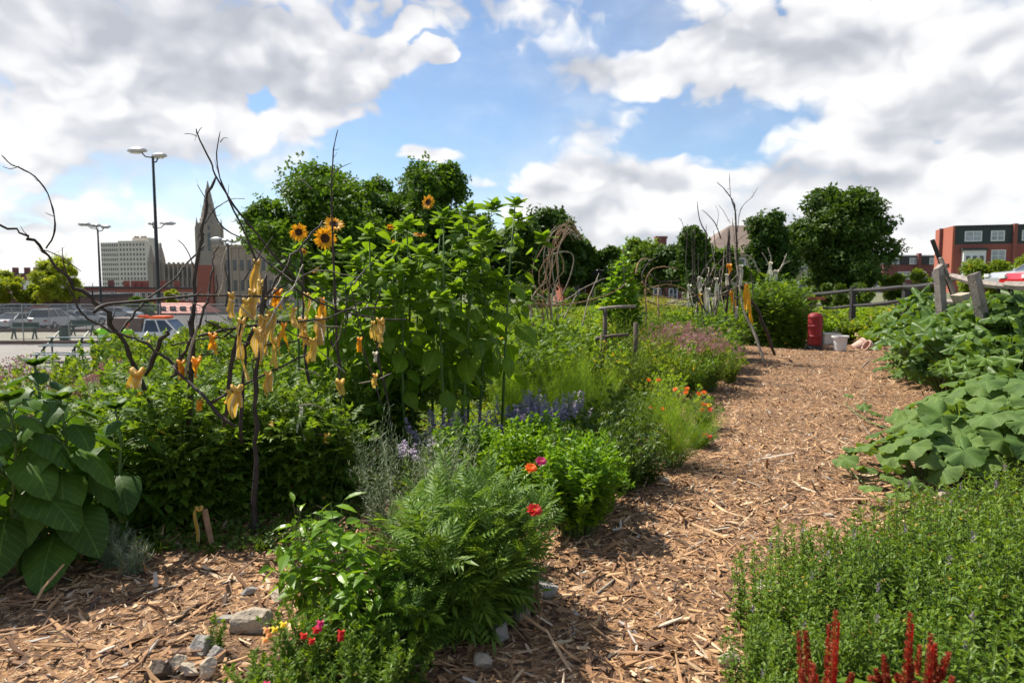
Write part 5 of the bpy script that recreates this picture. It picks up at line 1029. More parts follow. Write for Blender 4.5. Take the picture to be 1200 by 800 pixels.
# ---- mint mass, lower right
MI = 'leafy upright mint clump in the dense patch at the lower right'
def mk_mint(seed, h=.56): 
    return bush('mint_plant', MI, 'mint', 40, h, .24, 17, T5(.2), .060, 'mint', seed, t0=.12, per=2, pit=(.1, .7), prof=(1.1, .55), sr=.0025, smat='purplestem', r0=.75, dome=.18, tip=.025)[0]
_mk = mk_mint
def mk_mint(seed, h=.56):
    t_ = _mk(seed, h); rng = rs(seed+5); f = MB(); st_ = [c for c in t_.children if c.name.startswith('leaves')][0]
    co = np.array([v.co for v in st_.data.vertices]); top = co[np.argsort(-co[:, 2])[:400]]
    for q in range(1):
        p = top[rng.randint(400)]; m_ = 26; f.leaves(L['wide'], p+np.stack([rng.randn(m_)*.003, rng.randn(m_)*.003, .045*rng.rand(m_)], -1), rng.randn(m_, 3)+np.array((0, 0, .6)), rng.randn(m_, 3), .011)
    f.build('flower_spikes', G['lav'], t_); return t_
G['lav'] = leafmat('dull lavender floret', (.22, .17, .22), (.34, .28, .32), .2, .7, tcol=(1, 1, 1))
mints = [mk_mint(451), mk_mint(452, .6), mk_mint(453, .5)]
MSP = [(905, 3.05, .85), (950, 3.3, .85), (1000, 3.35, .9), (1045, 3.6, .9), (1090, 3.7, 1.), (1135, 3.85, 1.05), (1180, 3.95, 1.15), (1220, 4.1, 1.1), (935, 2.75, .82), (985, 2.85, .85), (1035, 2.95, .95), (1085, 3.05, 1.), (1135, 3.2, 1.05), (1190, 3.3, 1.1), (905, 2.5, .68), (960, 2.35, .72), (1015, 2.4, .8), (1075, 2.5, .88), (1130, 2.6, .98), (1190, 2.7, 1.1), (1240, 3.5, 1.1), (1240, 2.9, 1.1), (930, 2.15, .6), (1000, 2.0, .65), (1170, 2.2, .95), (1230, 2.4, 1.), (1120, 2.15, .85), (1070, 2.0, .75)]
MLB = rows(MSP, [0, 2.3, 2.72, 3.1, 3.32, 5], ['along the bottom edge of the picture', 'row behind the red amaranth', 'middle row', 'row behind the middle', 'back row below the pumpkin leaves'], '%s mint clump from the left, %s')
for i, (px, Y, s) in enumerate(MSP): place(mints, i, px, Y, MLB[i], s=s*(.86 if i < 8 else .96), group='mint clumps at the lower right')
# red amaranth
def amaranth(seed, label, px, Y, h, spikes):
    rng = rs(seed); t_ = thing('red_amaranth', label, 'amaranth'); st_ = MB().tube([(0, 0, 0), (0, 0, h*.5), (.01, 0, h*.95)], [.007, .006, .003], 6); lm = MB()
    for k in range(14): a = k*2.4; lm.leaves(L['pepper'], [(0, 0, h*(.12+.045*k))], [(math.cos(a), math.sin(a), .2)], [(0, 0, 1)], [.12])
    lm.build('leaves', G['lime'], t_)
    for i in range(spikes):
        a = i*2.4; r_ = 0 if i == 0 else .04+.10*rng.rand(); zb = h*(.35+.35*rng.rand()) if i else h*.45; zt = h*(1-(.0 if i == 0 else .10+.30*rng.rand())); P = np.array([(0, 0, zb*.85), (math.cos(a)*r_*.8, math.sin(a)*r_*.8, zb+.4*(zt-zb)), (math.cos(a)*r_, math.sin(a)*r_, zt)])
        st_.tube(P, [.003, .003, .001], 4); f = MB(); m_ = 420; t = .12+.88*rng.rand(m_)**1.15; pos, _ = samp(P[None], t[None]); an = rng.rand(m_)*6.28; th = .012*(1.2-t**2)*(.6+.6*rng.rand(m_)); d = np.stack([np.cos(an), np.sin(an), .7+0*an], -1)
        f.leaves(L['wide'], pos[0]+d*th[:, None]*.4, d, rng.randn(m_, 3), .007+th*.55); f.build('flower_spike', G['red'], t_)
    st_.build('stem', G['redp'], t_); return put(t_, px, Y)
amaranth(461, 'dark red amaranth spikes in the mint, left of the two bottom clusters', 992, 1.80, .71, 13); amaranth(462, 'dark red amaranth spikes in the mint, right of the two bottom clusters', 1082, 1.88, .67, 13); amaranth(463, 'short dark red amaranth between the two larger clusters', 1038, 1.66, .60, 7)

# ---- snapdragons and small weeds at the front
def snap(seed, label, px, Y, fl, n=26, h=.3, r=.17, s=1.):
    t_, P, rng = bush('snapdragon', label, 'snapdragon', n, h, r, 16, L['lance'], .042, 'mint' if seed % 2 else 'tomato', seed, t0=.1, per=2, sr=.002, dome=.2, tip=.025, r0=.5); idx = np.argsort(P[:, -1, 1])
    for q, (mat, cnt) in enumerate(fl):
        for c_ in range(cnt):
            p = P[idx[q], -1]+np.array((rng.randn()*.012, -.01, .012+.018*c_)); f = MB(); 
            f.leaves(L['wide'], np.tile(p, (5, 1)), [(-.6, -.6, .5), (.6, -.6, .5), (-.5, -.7, -.4), (.5, -.7, -.4), (0, -1, -.6)], np.tile((0, -.3, 1.), (5, 1)), .020); f.build('blossom', G[mat], t_)
    return put(t_, px, Y, rz=0, s=s)
amaranth(464, 'dark red amaranth spikes furthest left along the bottom edge', 968, 1.72, .60, 8); amaranth(465, 'dark red amaranth spikes furthest right along the bottom edge', 1108, 1.82, .64, 9)
snap(471, 'snapdragon with dark red blossoms in front of the pepper plant', 388, 2.68, [('redp', 3), ('redp', 2), ('mag', 2)], s=1.15); snap(472, 'snapdragon with peach and yellow blossoms beside the stones', 352, 2.72, [('peach', 3), ('yellowp', 2)], s=1.12); snap(473, 'snapdragon with one magenta blossom at the bottom edge', 300, 2.5, [('mag', 2)], 20, .2); snap(474, 'snapdragon with pale yellow blossoms at the bottom edge', 385, 2.36, [('yellowp', 3)], 24, .2); snap(475, 'snapdragon without blossoms at the bottom edge under the pepper', 425, 2.5, [], 28, .28); snap(476, 'leafy snapdragon between the pepper stems and the marigold', 458, 2.6, [], 22, .24); snap(477, 'small snapdragon sprawling over the stones', 335, 2.45, [], 24, .2)
snap(478, 'thin weed sprig standing alone on the mulch by the large stone', 246, 2.85, [], 4, .18, .06); snap(479, 'weed sprig beside the grey stone', 284, 2.6, [], 6, .16, .08)
# low ground cover that closes the beds
def cover(label, n, fn, size, mat, T, seed, name='ground_cover'):
    rng = rs(seed); x, y = fn(rng, n); p = np.stack([x, y, H(x, y)+.02+.10*rng.rand(n)**2*size/.12], -1); d = rng.randn(n, 3)*np.array((1, 1, .5))+np.array((0, 0, .35)); mb = MB(); mb.leaves(T, p, d, rng.randn(n, 3)*.5+np.array((0, 0, 1)), size*(.6+.7*rng.rand(n))); tag(mb.build(name, G[mat]), label, 'ground cover', kind='stuff')
def f1(rng, n): y = 5.+15*rng.rand(n); x = -5.6+(.36*y-1.3+5.4)*rng.rand(n); return x, y
cover('low green weeds under the plants of the long bed', 26000, f1, .10, 'weed', L['clump'], 501)
def f2(rng, n): y = 6+20*rng.rand(n); x = .57*y+.9+3.5*rng.rand(n); return x, y
cover('low green weeds between the squash plants', 9000, f2, .10, 'weed', L['clump'], 502)
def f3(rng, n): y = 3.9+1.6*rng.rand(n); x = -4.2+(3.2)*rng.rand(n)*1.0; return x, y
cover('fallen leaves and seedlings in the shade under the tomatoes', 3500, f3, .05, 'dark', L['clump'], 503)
def f4(rng, n): y = 20+22*rng.rand(n); x = -10+34*rng.rand(n); return x, y
cover('rough grass and weeds beyond the garden', 30000, f4, .26, 'weed', L['clump'], 504, 'rough_grass')
# ================================================================== BRANCH STRUCTURES, RIBBONS, FENCE, STONES
def branch(parent, pts, Y0, Y1, r0, r1, mat='darkstick', origin=None, name='branch', sides=6):
    n = len(pts); P = []
    for i, (px, py) in enumerate(pts): P.append(at(px, py, Y0+(Y1-Y0)*i/(n-1))-origin)
    P = np.array([tuple(p) for p in P]); k = len(P); Q = []   # smooth the traced line
    for i in range(k-1):
        p0, p1, p2, p3 = P[max(i-1, 0)], P[i], P[i+1], P[min(i+2, k-1)]
        for t in (0, .33, .66): Q.append(.5*((2*p1)+(-p0+p2)*t+(2*p0-5*p1+4*p2-p3)*t*t+(-p0+3*p1-3*p2+p3)*t**3))
    Q.append(P[-1]); Q = np.array(Q); rng = rs(int(abs(pts[0][0]*31+pts[0][1]*7))); rad = np.linspace(r0, r1, len(Q))*(1+.16*rng.randn(len(Q))); rad[-1] *= .6
    Q[1:-1] += rng.randn(len(Q)-2, 3)*r1*.5
    rad = rad*.86; m_ = MB().tube(Q, np.abs(rad)+.0008, sides)
    ln = np.linalg.norm(Q[-1]-Q[0])
    for s in range(int(ln/.22)):          # side twig stubs
        i = rng.randint(1, len(Q)-1); d = rng.randn(3); d /= np.linalg.norm(d); l_ = .03+.06*rng.rand(); m_.tube([Q[i], Q[i]+d*l_*.6, Q[i]+d*l_+np.array((0, 0, .015))], [rad[i]*.5, rad[i]*.35, .001], 4)
    return m_.build(name, G[mat], parent, smooth=True)
o1 = Vector((at(297, 600, 4.27).x, 4.35, 0.)); TR = thing('branch_trellis', 'rambling dome of dark bent branches rising over the tomatoes at left, tied with ribbons', 'trellis', o1)
D_, Pl = 'darkstick', 'palestick'
for pts, Y0, Y1, r0, r1, mat in [
    ([(297, 640), (299, 560), (300, 500), (301, 440), (306, 390), (309, 350), (312, 322)], 4.25, 4.4, .020, .012, D_),
    ([(-10, 259), (14, 268), (37, 280), (52, 293), (75, 321), (97, 344), (120, 362), (135, 385), (150, 415), (162, 440), (185, 500), (195, 560)], 3.9, 4.6, .006, .021, D_),
    ([(54, 291), (63, 276), (64, 254), (56, 227), (41, 207), (22, 196), (13, 193), (2, 182)], 3.95, 3.8, .006, .0025, D_),
    ([(64, 254), (59, 252), (53, 249)], 3.9, 3.88, .002, .001, D_), ([(22, 195), (12, 198), (3, 195)], 3.82, 3.8, .002, .001, D_), ([(52, 293), (70, 300), (95, 318)], 3.95, 3.9, .003, .002, D_), ([(73, 290), (74, 305), (78, 322)], 4, 4.05, .002, .003, D_),
    ([(110, 366), (126, 357), (187, 351), (251, 346), (300, 347), (338, 349)], 4.1, 4.6, .011, .006, D_),
    ([(78, 330), (84, 345), (97, 366), (129, 387), (150, 394), (172, 404), (208, 428), (226, 440)], 4.1, 4.4, .004, .010, D_),
    ([(142, 388), (154, 372), (170, 352), (190, 338), (206, 324), (216, 312), (230, 298), (240, 286)], 4.3, 4.8, .008, .005, D_),
    ([(222, 500), (224, 440), (225, 378), (227, 355), (229, 318), (236, 280), (240, 250), (244, 227), (253, 207)], 4.5, 4.7, .018, .008, D_),
    ([(360, 342), (346, 327), (330, 310), (301, 274), (275, 242), (252, 205), (247, 190), (234, 164), (230, 151)], 4.9, 4.5, .010, .0035, D_),
    ([(300, 306), (290, 280), (279, 257), (264, 224), (256, 201), (254, 179), (258, 154)], 4.8, 4.5, .008, .0025, D_),
    ([(231, 160), (224, 157), (216, 157)], 4.5, 4.48, .0025, .001, D_), ([(231, 158), (234, 152), (237, 149)], 4.5, 4.5, .002, .001, D_), ([(258, 167), (262, 162), (267, 162)], 4.5, 4.5, .002, .001, D_),
    ([(240, 262), (251, 246), (262, 238), (272, 233), (287, 233)], 4.7, 4.5, .004, .0015, D_),
    ([(345, 331), (330, 320), (312, 306), (290, 284), (262, 267), (249, 246), (240, 231), (231, 216)], 4.6, 4.9, .008, .002, D_),
    ([(208, 281), (218, 291), (228, 314)], 4.6, 4.65, .002, .004, D_), ([(256, 287), (250, 302), (250, 316), (246, 338), (244, 350), (238, 366), (232, 386)], 4.8, 4.5, .005, .009, D_),
    ([(405, 580), (402, 500), (397, 430), (394, 380), (392, 330), (390, 280), (389, 242), (389, 205), (391, 175), (396, 152)], 5.0, 5.0, .014, .003, D_),
    ([(391, 204), (400, 196), (412, 191)], 5., 4.95, .003, .001, D_), ([(366, 222), (358, 214), (352, 210)], 5., 5., .003, .002, Pl),
    ([(378, 259), (361, 280), (342, 299), (331, 318), (316, 340), (305, 370), (290, 400), (285, 440), (283, 520)], 4.9, 4.4, .006, .014, D_),
    ([(352, 292), (356, 318), (356, 355), (358, 400), (361, 438), (369, 471), (376, 501), (380, 560)], 5.1, 5.2, .008, .013, D_),
    ([(232, 394), (260, 387), (294, 381), (331, 377), (369, 376), (400, 366), (425, 354)], 4.3, 4.9, .010, .005, D_), ([(420, 326), (400, 320), (380, 317), (361, 319), (345, 330)], 4.9, 4.7, .004, .006, Pl), ([(346, 338), (365, 350), (395, 362), (425, 370), (455, 374), (480, 374)], 4.8, 5.3, .009, .005, D_),
    ([(293, 345), (286, 370), (280, 392), (270, 430), (262, 500)], 4.5, 4.3, .012, .018, D_), ([(195, 388), (185, 407), (170, 440)], 4.3, 4.4, .013, .017, D_), ([(224, 396), (212, 420), (200, 442)], 4.35, 4.4, .011, .013, D_), ([(231, 380), (224, 410), (218, 440)], 4.1, 4.15, .007, .009, Pl),
    ([(262, 410), (248, 415), (237, 416), (205, 425)], 4.4, 4.5, .004, .006, D_), ([(203, 428), (222, 449), (245, 471), (276, 500)], 4.3, 4.1, .007, .015, D_), ([(249, 471), (275, 456), (312, 437), (340, 425), (360, 415)], 4.15, 4.6, .010, .006, D_),
    ([(348, 511), (375, 509), (402, 512)], 4.7, 4.8, .006, .004, D_), ([(350, 475), (364, 474), (380, 478)], 4.7, 4.8, .006, .004, Pl), ([(421, 449), (440, 445), (459, 437)], 5.0, 5.0, .005, .004, Pl), ([(387, 398), (395, 415), (404, 440)], 4.9, 4.9, .008, .006, D_), ([(425, 408), (436, 440), (448, 476)], 5.0, 5.0, .006, .006, D_),
    ([(446, 338), (440, 360), (436, 378), (440, 407), (455, 475), (462, 540)], 5.2, 5.3, .005, .010, D_), ([(320, 277), (310, 290), (301, 303), (285, 330)], 4.7, 4.6, .003, .005, D_), ([(266, 290), (260, 310), (262, 330), (255, 350)], 4.5, 4.4, .004, .004, Pl), ([(355, 310), (345, 335), (330, 352), (312, 385)], 4.5, 4.2, .004, .006, Pl), ([(306, 350), (322, 372), (345, 392), (375, 400)], 4.5, 4.9, .005, .004, D_),
    ([(240, 375), (255, 382), (285, 400), (320, 404), (350, 398)], 4.2, 4.6, .005, .005, D_), ([(330, 300), (352, 318), (380, 340), (410, 352), (450, 356)], 4.9, 5.3, .006, .004, D_), ([(270, 352), (288, 365), (310, 390)], 4.2, 4.3, .005, .004, Pl), ([(262, 395), (290, 372), (318, 345), (340, 330)], 4.5, 4.7, .008, .006, D_), ([(200, 405), (232, 398), (262, 396)], 4.3, 4.4, .006, .006, D_)]:
    branch(TR, pts, Y0, Y1, r0, r1, mat, o1)
_r8 = rs(818)
for q in range(18):      # fine crossing twigs in the middle of the dome
    x0 = 240+_r8.rand()*190; y0 = 330+_r8.rand()*110; a_ = _r8.rand()*3.14; l_ = 25+40*_r8.rand(); dx, dy = math.cos(a_)*l_, -abs(math.sin(a_))*l_
    branch(TR, [(x0, y0), (x0+dx*.4+_r8.randn()*3, y0+dy*.45), (x0+dx*.8, y0+dy*.8+_r8.randn()*3), (x0+dx, y0+dy)], 4.4+_r8.rand()*.5, 4.5+_r8.rand()*.5, .005, .002, D_ if q % 3 else Pl, o1, 'twig')
# ribbons
m, t, b, o = newmat('striped ribbon'); uvn = t.node('ShaderNodeUVMap'); s_ = t.node('ShaderNodeSeparateXYZ'); t.l.new(uvn.outputs[0], s_.inputs[0])
st_ = t.m('GREATER_THAN', t.m('FRACT', t.m('MULTIPLY', s_.outputs[0], 3.)), .76); c = t.mix(st_, (.74, .44, .05, 1), (.72, .62, .40, 1)); t.put(b.inputs['Base Color'], c); b.inputs['Roughness'].default_value = .55
tr_ = t.node('ShaderNodeBsdfTranslucent'); t.put(tr_.inputs[0], c); ms = t.node('ShaderNodeMixShader'); ms.inputs[0].default_value = .35; t.l.new(b.outputs[0], ms.inputs[1]); t.l.new(tr_.outputs[0], ms.inputs[2]); t.l.new(ms.outputs[0], o.inputs[0]); G['ribbon'] = m
G['orangerib'] = leafmat('orange ribbon', (.72, .34, .02), (.78, .42, .04), .3, .5); G['whiterib'] = leafmat('white rag', (.66, .62, .55), (.72, .68, .62), .3, .7, tcol=(1, 1, 1)); G['yellowrib'] = leafmat('plain yellow ribbon', (.72, .50, .10), (.78, .58, .16), .3, .5, tcol=(1.2, 1.1, .8))
def ribbon(px, py, Y, ln, wd, mat, label, seed, tails=2, group='ribbons tied to the branch trellis', lift=0.):
    ln *= 1.08; wd *= 1.02; tails = tails if seed % 3 or tails == 1 else 3
    rng = rs(seed); o_ = at(px, py, Y); t_ = thing('ribbon', label, 'ribbon', o_, 0, group); k = MB(); a = np.linspace(0, 2*math.pi, 9)
    for j in range(2): # knot: wraps round the branch
        rr_ = wd*.30; P = np.stack([np.cos(a)*rr_, np.sin(a)*rr_, (np.sin(a*2+j)*.2)*wd], -1); k.tube(P+rng.randn(3)*wd*.06, wd*.13, 6)
    k.build('knot', G[mat], t_, smooth=True)
    for q in range(tails):
        n = 8; u_ = np.linspace(0, 1, n); sx_ = (-1 if q % 2 == 0 else 1)*(.06+.22*rng.rand()); ll = ln*(.85+.5*rng.rand()); tw = rng.randn()*2.0; ph = rng.rand()*6; cx = sx_*ll*.55*u_**.8+.008*np.sin(u_*4+ph)*ll/.15; cz = -ll*u_**1.1+wd*.1; cy = -.15*ll*u_+.07*ll*np.sin(u_*5+ph)
        an = tw*u_+rng.rand()*1.0-.5; wd_ = wd*(.78 if mat != 'whiterib' else .6); w_ = wd_*(.3+.7*np.minimum(1, u_*2.5))*(1-.25*u_*rng.rand()); V = []; U = []
        for i in range(n):
            for e in (-.5, -.17, .17, .5): V.append((cx[i]+math.cos(an[i])*w_[i]*e, cy[i]+math.sin(an[i])*w_[i]*e+.25*w_[i]*math.cos(e*9+ph), cz[i]+.3*e*w_[i]*sx_)); U.append((e+.5, u_[i]))
        F = np.array([(4*i+c_, 4*i+c_+1, 4*i+c_+5, 4*i+c_+4) for i in range(n-1) for c_ in range(3)]); MB().add(np.array(V), [F], np.array(U)).build('tail', G[mat], t_, smooth=True)
    return t_
for i, (px, py, Y, ln, wd, mat, lb) in enumerate([
    (301, 306, 4.75, .22, .06, 'ribbon', 'long yellow striped ribbon highest on the trellis, beside the stone hall'), (288, 352, 4.45, .12, .06, 'yellowrib', 'yellow ribbon on the thick upright just under the horizontal pole'), (284, 376, 4.3, .26, .065, 'ribbon', 'longest hanging yellow ribbon on the thick left upright'),
    (308, 372, 4.35, .14, .07, 'ribbon', 'wide yellow and white ribbon at the crossing above the main post'), (318, 366, 4.5, .20, .07, 'ribbon', 'bunched striped ribbon in the middle of the trellis'), (333, 381, 4.5, .16, .05, 'orangerib', 'orange yellow ribbon right of the bunched one'), (325, 342, 4.7, .10, .07, 'orangerib', 'crumpled orange ribbon below the diagonal branch'),
    (359, 345, 5.0, .26, .05, 'ribbon', 'long thin ribbon down the dark stick under the single sunflower head'), (356, 376, 4.9, .15, .08, 'ribbon', 'wide striped ribbon under the long thin one'), (375, 374, 4.9, .16, .08, 'ribbon', 'wide striped ribbon at the right end of the crossbar'), (378, 351, 5.0, .12, .05, 'orangerib', 'small orange ribbon above the right end of the crossbar'),
    (249, 393, 4.35, .09, .06, 'orangerib', 'orange ribbon on the left crossbar'), (212, 424, 4.3, .09, .06, 'orangerib', 'orange ribbon, left of the low pair at left'), (230, 424, 4.25, .10, .07, 'orangerib', 'brightest orange ribbon, right of the low pair at left'), (160, 436, 4.1, .08, .10, 'ribbon', 'loose wide ribbon where the two thick stubs cross above the tomatoes'),
    (296, 342, 4.5, .16, .06, 'ribbon', 'striped ribbon between the long top one and the crossing'), (345, 362, 4.6, .13, .05, 'ribbon', 'striped ribbon between the bunched one and the dark stick'), (322, 398, 4.4, .14, .05, 'yellowrib', 'plain yellow ribbon below the bunched striped one'), (366, 398, 4.8, .12, .05, 'yellowrib', 'plain yellow ribbon low on the dark stick under the single head'), (271, 345, 4.4, .12, .05, 'ribbon', 'striped ribbon on the horizontal pole left of the thick upright'),
    (278, 455, 4.1, .13, .08, 'ribbon', 'clean striped ribbon hanging over the tomatoes by the main post'), (315, 438, 4.2, .10, .06, 'ribbon', 'striped ribbon just right of the main post'), (446, 377, 5.1, .16, .07, 'ribbon', 'golden striped ribbon against the sunflower leaves, upper right of the trellis'), (437, 378, 5.1, .10, .04, 'yellowrib', 'narrow ribbon left of the golden striped one'),
    (422, 397, 5.0, .10, .05, 'orangerib', 'golden ribbon below left of the striped one against the sunflower leaves'), (440, 414, 5.0, .07, .05, 'whiterib', 'pale faded ribbon on the right dark stick'), (440, 440, 5.0, .08, .05, 'yellowrib', 'faded yellow ribbon below the pale one on the right'), (399, 447, 4.95, .08, .08, 'yellowrib', 'crumpled yellow ribbon low between tomato and sunflower'),
    (383, 509, 4.75, .05, .05, 'yellowrib', 'dull yellow knot lowest on the right short stick'), (353, 478, 4.7, .17, .03, 'whiterib', 'thin pale rag on the short stick in the tomatoes'), (234, 470, 4.2, .05, .05, 'orangerib', 'small orange knot half hidden in the tomato leaves'), (302, 388, 4.2, .16, .06, 'ribbon', 'striped ribbon close in front of the main post'), (268, 458, 4.2, .08, .04, 'yellowrib', 'short yellow tail left of the clean striped ribbon'), (306, 330, 4.6, .09, .05, 'yellowrib', 'yellow ribbon at the top of the main post')]):
    ribbon(px, py, Y, ln, wd, mat, lb, 600+i)
# stake with a long ribbon in the mulch
w0 = gp(233, 645); t_ = thing('wooden_stake', 'short split stake leaning in the mulch in front of the tomatoes', 'stake', w0); MB().beam((.10, -.02, -.03), (0.02, .05, .24), .030, .018).build('stake', G['tanstick'], t_)
ribbon(233, 597, w0.y+.02, .26, .055, 'ribbon', 'long striped ribbon draped from the short stake down to the mulch', 650, 1, lift=0)

# second branch group: teepee right of centre
o2 = Vector((at(860, 420, 14.5).x, 14.5, 0)); T2 = thing('stick_teepee', 'tall teepee of dark sticks hung with white rags beside the path', 'trellis', o2)
for pts, Y0, Y1, r0, r1, mat in [
    ([(897, 430), (886, 395), (872, 365), (866, 330), (861, 290), (858, 255)], 13.4, 14.6, .034, .012, Pl), ([(908, 416), (893, 375), (878, 350), (868, 332)], 15.2, 14.6, .04, .03, D_), ([(838, 440), (846, 390), (852, 350), (856, 310), (853, 270)], 13.8, 14.6, .035, .022, D_), ([(852, 350), (853, 300), (854, 268)], 14.6, 14.5, .04, .03, D_),
    ([(866, 420), (864, 360), (864, 300), (862, 262), (861, 240), (852, 225), (840, 213)], 14.8, 14.4, .03, .007, D_), ([(863, 290), (862, 250), (856, 230), (855, 203)], 14.5, 14.5, .014, .005, D_), ([(864, 272), (868, 245), (880, 232), (888, 220)], 14.5, 14.2, .01, .004, D_), ([(845, 280), (838, 262), (828, 250), (822, 246)], 14.4, 14.2, .014, .005, D_), ([(829, 275), (820, 258), (817, 236)], 14.3, 14.2, .016, .006, D_),
    ([(806, 290), (800, 262), (795, 255)], 14, 14, .008, .004, D_), ([(840, 265), (842, 250), (838, 240)], 14.4, 14.4, .005, .003, D_), ([(856, 262), (848, 248), (842, 240)], 14.4, 14.4, .006, .003, D_), ([(861, 285), (872, 276), (882, 270)], 14.5, 14.3, .007, .004, D_),
    ([(845, 344), (858, 338), (872, 333), (880, 331)], 14.2, 14.4, .016, .014, Pl), ([(800, 345), (815, 338), (833, 330), (850, 310)], 13.8, 14.3, .014, .01, D_), ([(812, 345), (822, 322), (830, 308), (838, 295), (836, 270)], 13.8, 14.2, .016, .008, D_), ([(800, 350), (826, 345), (850, 346), (880, 352)], 13.9, 14.4, .014, .012, Pl), ([(826, 330), (836, 316), (850, 300), (862, 296)], 14, 14.4, .010, .008, D_), ([(838, 345), (832, 325), (822, 305), (806, 285)], 14.2, 14, .010, .006, D_), ([(875, 370), (882, 350), (880, 320), (876, 305)], 14.8, 15, .014, .008, D_), ([(817, 366), (822, 375), (826, 385)], 13.6, 13.6, .012, .010, Pl), ([(795, 360), (815, 350), (840, 330), (862, 318)], 13.7, 14.5, .010, .008, D_)]:
    branch(T2, pts, Y0, Y1, r0, r1, mat, o2)
_r9 = rs(919)
for q in range(16):
    x0 = 808+_r9.rand()*66; x1 = x0+_r9.randn()*22; y1 = 262+_r9.rand()*60
    branch(T2, [(x0, 372+_r9.rand()*20), ((x0+x1)/2+_r9.randn()*5, 345), (x1+_r9.randn()*4, 318), (x1, y1)], 14.1+_r9.randn()*.3, 14.4+_r9.randn()*.3, .016, .006, D_ if q % 3 else Pl, o2)
o3 = Vector((at(900, 330, 19.).x, 19., 0)); T3 = thing('stick_support', 'pale forked sticks sticking out of the big rounded bush', 'trellis', o3)
for pts in [[(894, 345), (898, 325), (904, 306), (900, 290)], [(905, 345), (908, 325), (916, 312), (922, 297)], [(906, 322), (900, 308), (893, 296)], [(890, 320), (880, 302), (868, 298)], [(912, 318), (920, 308), (926, 306)]]: branch(T3, pts, 19, 19.1, .026, .012, Pl, o3)
for i, (px, py, Y, ln, wd, mat, lb) in enumerate([
    (808, 335, 13.8, .32, .10, 'whiterib', 'white rag furthest left on the teepee'), (820, 326, 13.9, .22, .12, 'whiterib', 'white rag high on the left arm of the teepee'), (829, 340, 13.9, .42, .13, 'whiterib', 'widest white rag in the middle left of the teepee'), (840, 326, 14., .4, .09, 'whiterib', 'long white rag left of the main sticks of the teepee'),
    (852, 322, 14.2, .2, .09, 'whiterib', 'short white rag on the main stick'), (855, 311, 14.3, .14, .12, 'orangerib', 'yellow ribbon highest on the teepee'), (868, 312, 14.3, .32, .11, 'whiterib', 'white rag on the right side of the teepee'), (858, 343, 14.1, .35, .12, 'orangerib', 'yellow ribbon hanging under the pale crosspiece'), (875, 334, 14.3, .55, .10, 'orangerib', 'longest yellow ribbon at the right end of the crosspiece'), (863, 360, 14., .2, .08, 'whiterib', 'small white rag below the yellow ribbons'), (820, 345, 13.8, .18, .08, 'yellowrib', 'pale yellow ribbon at lower left of the teepee'), (903, 308, 18.9, .35, .12, 'whiterib', 'white rag on the forked sticks above the big bush'), (909, 318, 18.8, .2, .16, 'whiterib', 'bluish white rag lowest on the forked sticks')]):
    ribbon(px, py, Y, ln, wd, mat, lb, 660+i, group='rags tied to the teepee')
# bundle of bent tan twigs
o4 = Vector((at(650, 400, 11.).x, 11., 0)); T4 = thing('twig_bundle', 'bundle of bent tan twigs curling at its top, right of the tall sunflowers', 'twig bundle', o4); rng = rs(71)
for i in range(12):
    x0 = 634+rng.rand()*30; tx = 632+rng.rand()*24; c_ = rng.rand()*18; branch(T4, [(x0, 410), (x0-4+rng.randn()*9, 360), (tx-4+rng.randn()*9, 318), (tx+2, 285+rng.randn()*4), (tx+12+c_*.5, 268+rng.randn()*5), (tx+22+c_*.8, 272+rng.rand()*12)], 11+rng.randn()*.1, 11+rng.randn()*.25, .011, .005, 'tanstick' if i % 3 else Pl, o4, sides=5)
for pts in [[(640, 300), (660, 295), (672, 300), (668, 325), (655, 352)], [(630, 345), (655, 355), (680, 340), (700, 330), (712, 325)], [(625, 355), (650, 358), (690, 352), (720, 342), (735, 330)], [(655, 420), (648, 385), (646, 350), (655, 330)], [(640, 420), (655, 385), (668, 360), (676, 345)], [(622, 380), (623, 350), (640, 330)], [(676, 400), (685, 372), (690, 350), (702, 320)], [(650, 390), (635, 370), (622, 345)]]: branch(T4, pts, 10.9, 11.2, .016, .007, 'tanstick' if pts[0][0] % 2 else Pl, o4)
o5 = Vector((at(760, 400, 12.8).x, 12.8, 0)); T5_ = thing('twig_arches', 'low arches of tan twigs between the vine and the teepee', 'twig arches', o5)
for pts in [[(757, 395), (757, 350), (758, 325), (770, 313), (795, 315)], [(752, 330), (765, 345), (790, 350), (812, 352)], [(757, 340), (780, 333), (800, 338), (818, 347)], [(745, 322), (748, 308), (756, 303), (764, 304)], [(758, 352), (775, 358), (800, 350)], [(762, 322), (775, 330), (800, 328)], [(772, 375), (771, 350), (772, 335)], [(765, 340), (752, 325), (760, 308), (772, 300)]]: branch(T5_, pts, 12.6, 13., .018, .008, 'tanstick' if pts[0][0] % 3 else D_, o5)
# timber frame
o6 = Vector((at(712, 440, 9.).x, 9., 0)); T6 = thing('timber_frame', 'rustic timber frame of posts and crossbars half buried in the bed', 'plant frame', o6)
def fb(px0, py0, px1, py1, Y, r, mat='bark'): a = at(px0, py0, Y)-o6; b_ = at(px1, py1, Y)-o6; return MB().tube([tuple(a), tuple((a+b_)/2+Vector((0, .01, .01))), tuple(b_)], [r, r*.95, r*.9], 7)
fb(709, 440, 709, 361, 9., .032).build('post', G['bark'], T6, smooth=True); fb(745, 440, 745, 378, 9.3, .038).build('post', G['bark'], T6, smooth=True); fb(704, 440, 706, 392, 8.6, .036).build('post', G['bark'], T6, smooth=True); fb(702, 362, 745, 359, 9., .022).build('crossbar', G['cutwood'], T6, smooth=True); fb(698, 397, 737, 392, 8.8, .024).build('crossbar', G['bark'], T6, smooth=True)

